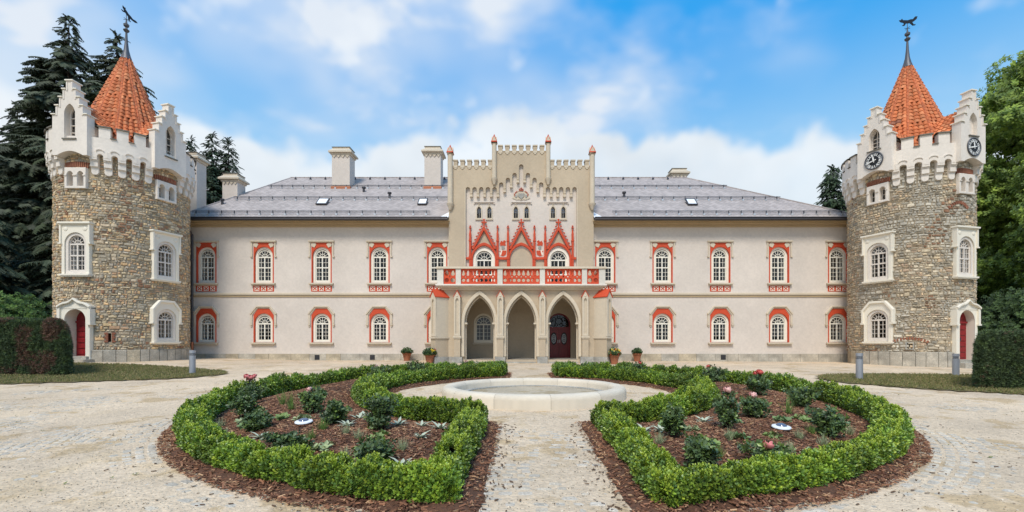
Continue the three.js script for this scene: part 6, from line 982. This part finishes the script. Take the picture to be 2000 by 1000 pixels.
for (const [x, z, H, R, l, s] of [[-32.3, -20, 20.6, 1.5, 'narrow conifer over the roof nearest the left tower', 8], [-30.2, -20, 21.0, 1.6, 'middle of the three narrow conifers above the left roof end', 9], [-28.9, -20.5, 20.9, 1.5, 'right-hand narrow conifer above the left roof end', 10], [-29.5, -19, 17.5, 1.7, 'shorter narrow conifer in front of the other three above the left roof end', 12]]) spruce(x, z, H, R, l, s, { n: 15, den: 5, step: 0.24, sc: 0.62, droop: 0.3, pow: 0.55, bare: 0.35, col: [0.030, 0.062, 0.024] });
spruce(23.7, -10, 14.5, 1.35, 'single dense columnar conifer left of the right tower', 14, { n: 17, den: 6.5, step: 0.17, sc: 0.55, droop: 0.5, pow: 0.42, bare: 0.3, col: [0.036, 0.070, 0.026] });
// broadleaf trees
const CLUMP = leafCluster(9, 0.20, 0.062, 0.26, 15, 0.2);
function broadleaf(x, z, H, R, label, seed, o = {}) {
  const r = rng(seed), t = thing(o.name || 'broadleaf_tree', label, 'tree', [x, G(x, z) - 0.1, z], 0, o.group || 'leafy trees on the right'), list = [], br = [], cl = [];
  const tr = o.trunk || H * 0.022; part(t, 'trunk', [taper([0, 0, 0], [0.3, H * 0.34, 0.1], tr * 1.25, tr, 10), taper([0.3, H * 0.335, 0.1], [0.1, H * 0.8, 0], tr, tr * 0.3, 8)], MAT.bark);
  const nb = o.nb || 46; for (let k = 0; k < nb; k++) {
    const u = (k + r()) / nb, yb = H * mix(o.low ?? 0.28, 0.86, u), a = k * 2.4 + r(), prof = Math.sin(Math.PI * mix(0.24, 0.95, u)), L = R * prof * (0.7 + 0.45 * r()), ex = Math.cos(a) * L, ez = Math.sin(a) * L, ey = yb + L * (o.rise ?? 0.28) + (r() - 0.3) * 0.6;
    br.push(taper([0.2, yb - 0.5, 0.05], [ex * 0.55, mix(yb, ey, 0.6), ez * 0.55], tr * 0.30, tr * 0.14, 5), taper([ex * 0.55, mix(yb, ey, 0.6), ez * 0.55], [ex, ey, ez], tr * 0.14, 0.015, 4));
    for (let q = 0; q < (o.sub || 5); q++) { const s = 0.35 + 0.65 * r(); cl.push([ex * s + (r() - 0.5) * 1.2, mix(yb, ey, s) + (r() - 0.5) * 0.9, ez * s + (r() - 0.5) * 1.2, 0.55 + 0.55 * r()]); }
  }
  for (const [cx, cy, cz, cr] of cl) { const tone = r(), n = Math.round((o.den || 75) * cr); for (let k = 0; k < n; k++) { const a = r() * 6.283, w = Math.acos(1 - 2 * r()), rr = cr * Math.cbrt(0.25 + 0.75 * r()) * 1.25, b = 0.7 + 0.6 * r(); const c = o.cols ? o.cols[Math.floor(r() * o.cols.length)] : [[0.19, 0.29, 0.032], [0.26, 0.36, 0.04], [0.12, 0.205, 0.03]][Math.floor(r() * 2 + tone * 0.99)]; list.push([cx + Math.sin(w) * Math.cos(a) * rr * 1.15, cy + Math.cos(w) * rr * 0.62, cz + Math.sin(w) * Math.sin(a) * rr * 1.15, Math.cos(a) * 0.8 + r() - 0.5, 0.5, Math.sin(a) * 0.8 + r() - 0.5, r() * 6, (o.sc || 1) * (0.75 + 0.55 * r()), c[0] * b, c[1] * b, c[2] * b]); } }
  part(t, 'branches', br, MAT.bark); scatter(t, 'crown', o.clump || CLUMP, LEAFSOFT, list); return t;
}
broadleaf(34.6, -5.5, 22.5, 5.4, 'tall bright green leafy tree rising beside the right tower', 31, { low: 0.22, nb: 62, den: 95 });
broadleaf(33.2, -0.5, 13.2, 4.0, 'lower leafy tree with dark trunk behind the right clipped hedge', 32, { low: 0.20, nb: 46, den: 95, trunk: 0.42 });
broadleaf(37.0, 2.5, 14.5, 4.6, 'leafy tree cut by the right edge of the view', 33, { low: 0.24, nb: 46, den: 90 });
broadleaf(39.0, -14, 17.0, 5.5, 'leafy tree far back on the right', 34, { low: 0.2, nb: 46 });
broadleaf(-35.8, -21, 19.6, 2.6, 'small bright green treetop showing just right of the left tower', 35, { low: 0.55, nb: 30, group: 'leafy trees on the left' });
const bush = { low: 0.10, nb: 26, sub: 5, den: 80, sc: 0.7, trunk: 0.06, rise: 0.1 };
broadleaf(-29.6, -1.5, 2.9, 1.2, 'bright green bush peeping over the left clipped hedge', 36, { ...bush, name: 'shrub', group: 'bushes behind the hedges', cols: [[0.11, 0.20, 0.025], [0.08, 0.16, 0.02]] });
broadleaf(26.5, 1.0, 3.2, 2.0, 'green bush between the right tower and the right clipped hedge', 37, { ...bush, name: 'shrub', group: 'bushes behind the hedges', cols: [[0.07, 0.13, 0.025], [0.05, 0.10, 0.02]] });
broadleaf(30.5, 3.5, 3.4, 2.4, 'wide green bush above the right clipped hedge', 38, { ...bush, name: 'shrub', group: 'bushes behind the hedges', cols: [[0.07, 0.13, 0.025], [0.05, 0.10, 0.02]] });
// pale outbuilding glimpsed through the trees on the left
{
  const b = thing('outbuilding', 'pale outbuilding with grey roof glimpsed through the trees at the far left', 'building', [-58, 0, -24], 0.35);
  part(b, 'wall', [box(-5, 5, -0.5, 4.4, -4, 4)], MAT.wall); part(b, 'roof', [ext(poly([[-4.6, 4.3], [0, 7.0], [4.6, 4.3]]), -5.4, 5.4).rotateY(Math.PI / 2)], MAT.grey);
  for (const x of [-3, 0, 3]) part(b, 'window', [box(x - 0.5, x + 0.5, 1.4, 2.9, 4.0, 4.04)], MAT.iron);
}
// dense woodland far behind both sides
{
  const r = rng(909), list = [];
  const put = (x, z, h) => { for (let k = 0; k < 46; k++) { const a = r() * 6.3, u = r(), rr = 2.6 * Math.sqrt(1 - u * 0.8) * Math.sqrt(r()), b = 0.6 + 0.7 * r(); list.push([x + Math.cos(a) * rr, u * h, z + Math.sin(a) * rr, r() - 0.5, 0.5, r() - 0.5, r() * 6, 3.4 + 1.6 * r(), 0.03 * b, 0.05 * b, 0.018 * b]); } };
  for (let x = -120; x <= 120; x += 2.2) { if (Math.abs(x) < 24) continue; put(x + r() * 2, -34 - r() * 14 - Math.max(0, Math.abs(x) - 60) * 0.2, 9 + r() * 4); }
  for (let z = -30; z < 10; z += 2.2) { put(50 + r() * 5, z, 9 + r() * 4); put(-66 - r() * 5, z, 6 + r() * 2); }
  const w = thing('woodland', 'distant dark wood behind the house', 'woodland'); w.userData.kind = 'stuff'; scatter(w, 'woodland_foliage', CLUMP, LEAFSOFT, list);
}
scene.traverse(o => { if (o.isMesh) { o.castShadow = true; o.receiveShadow = true; } });
renderer.render(scene, camera);
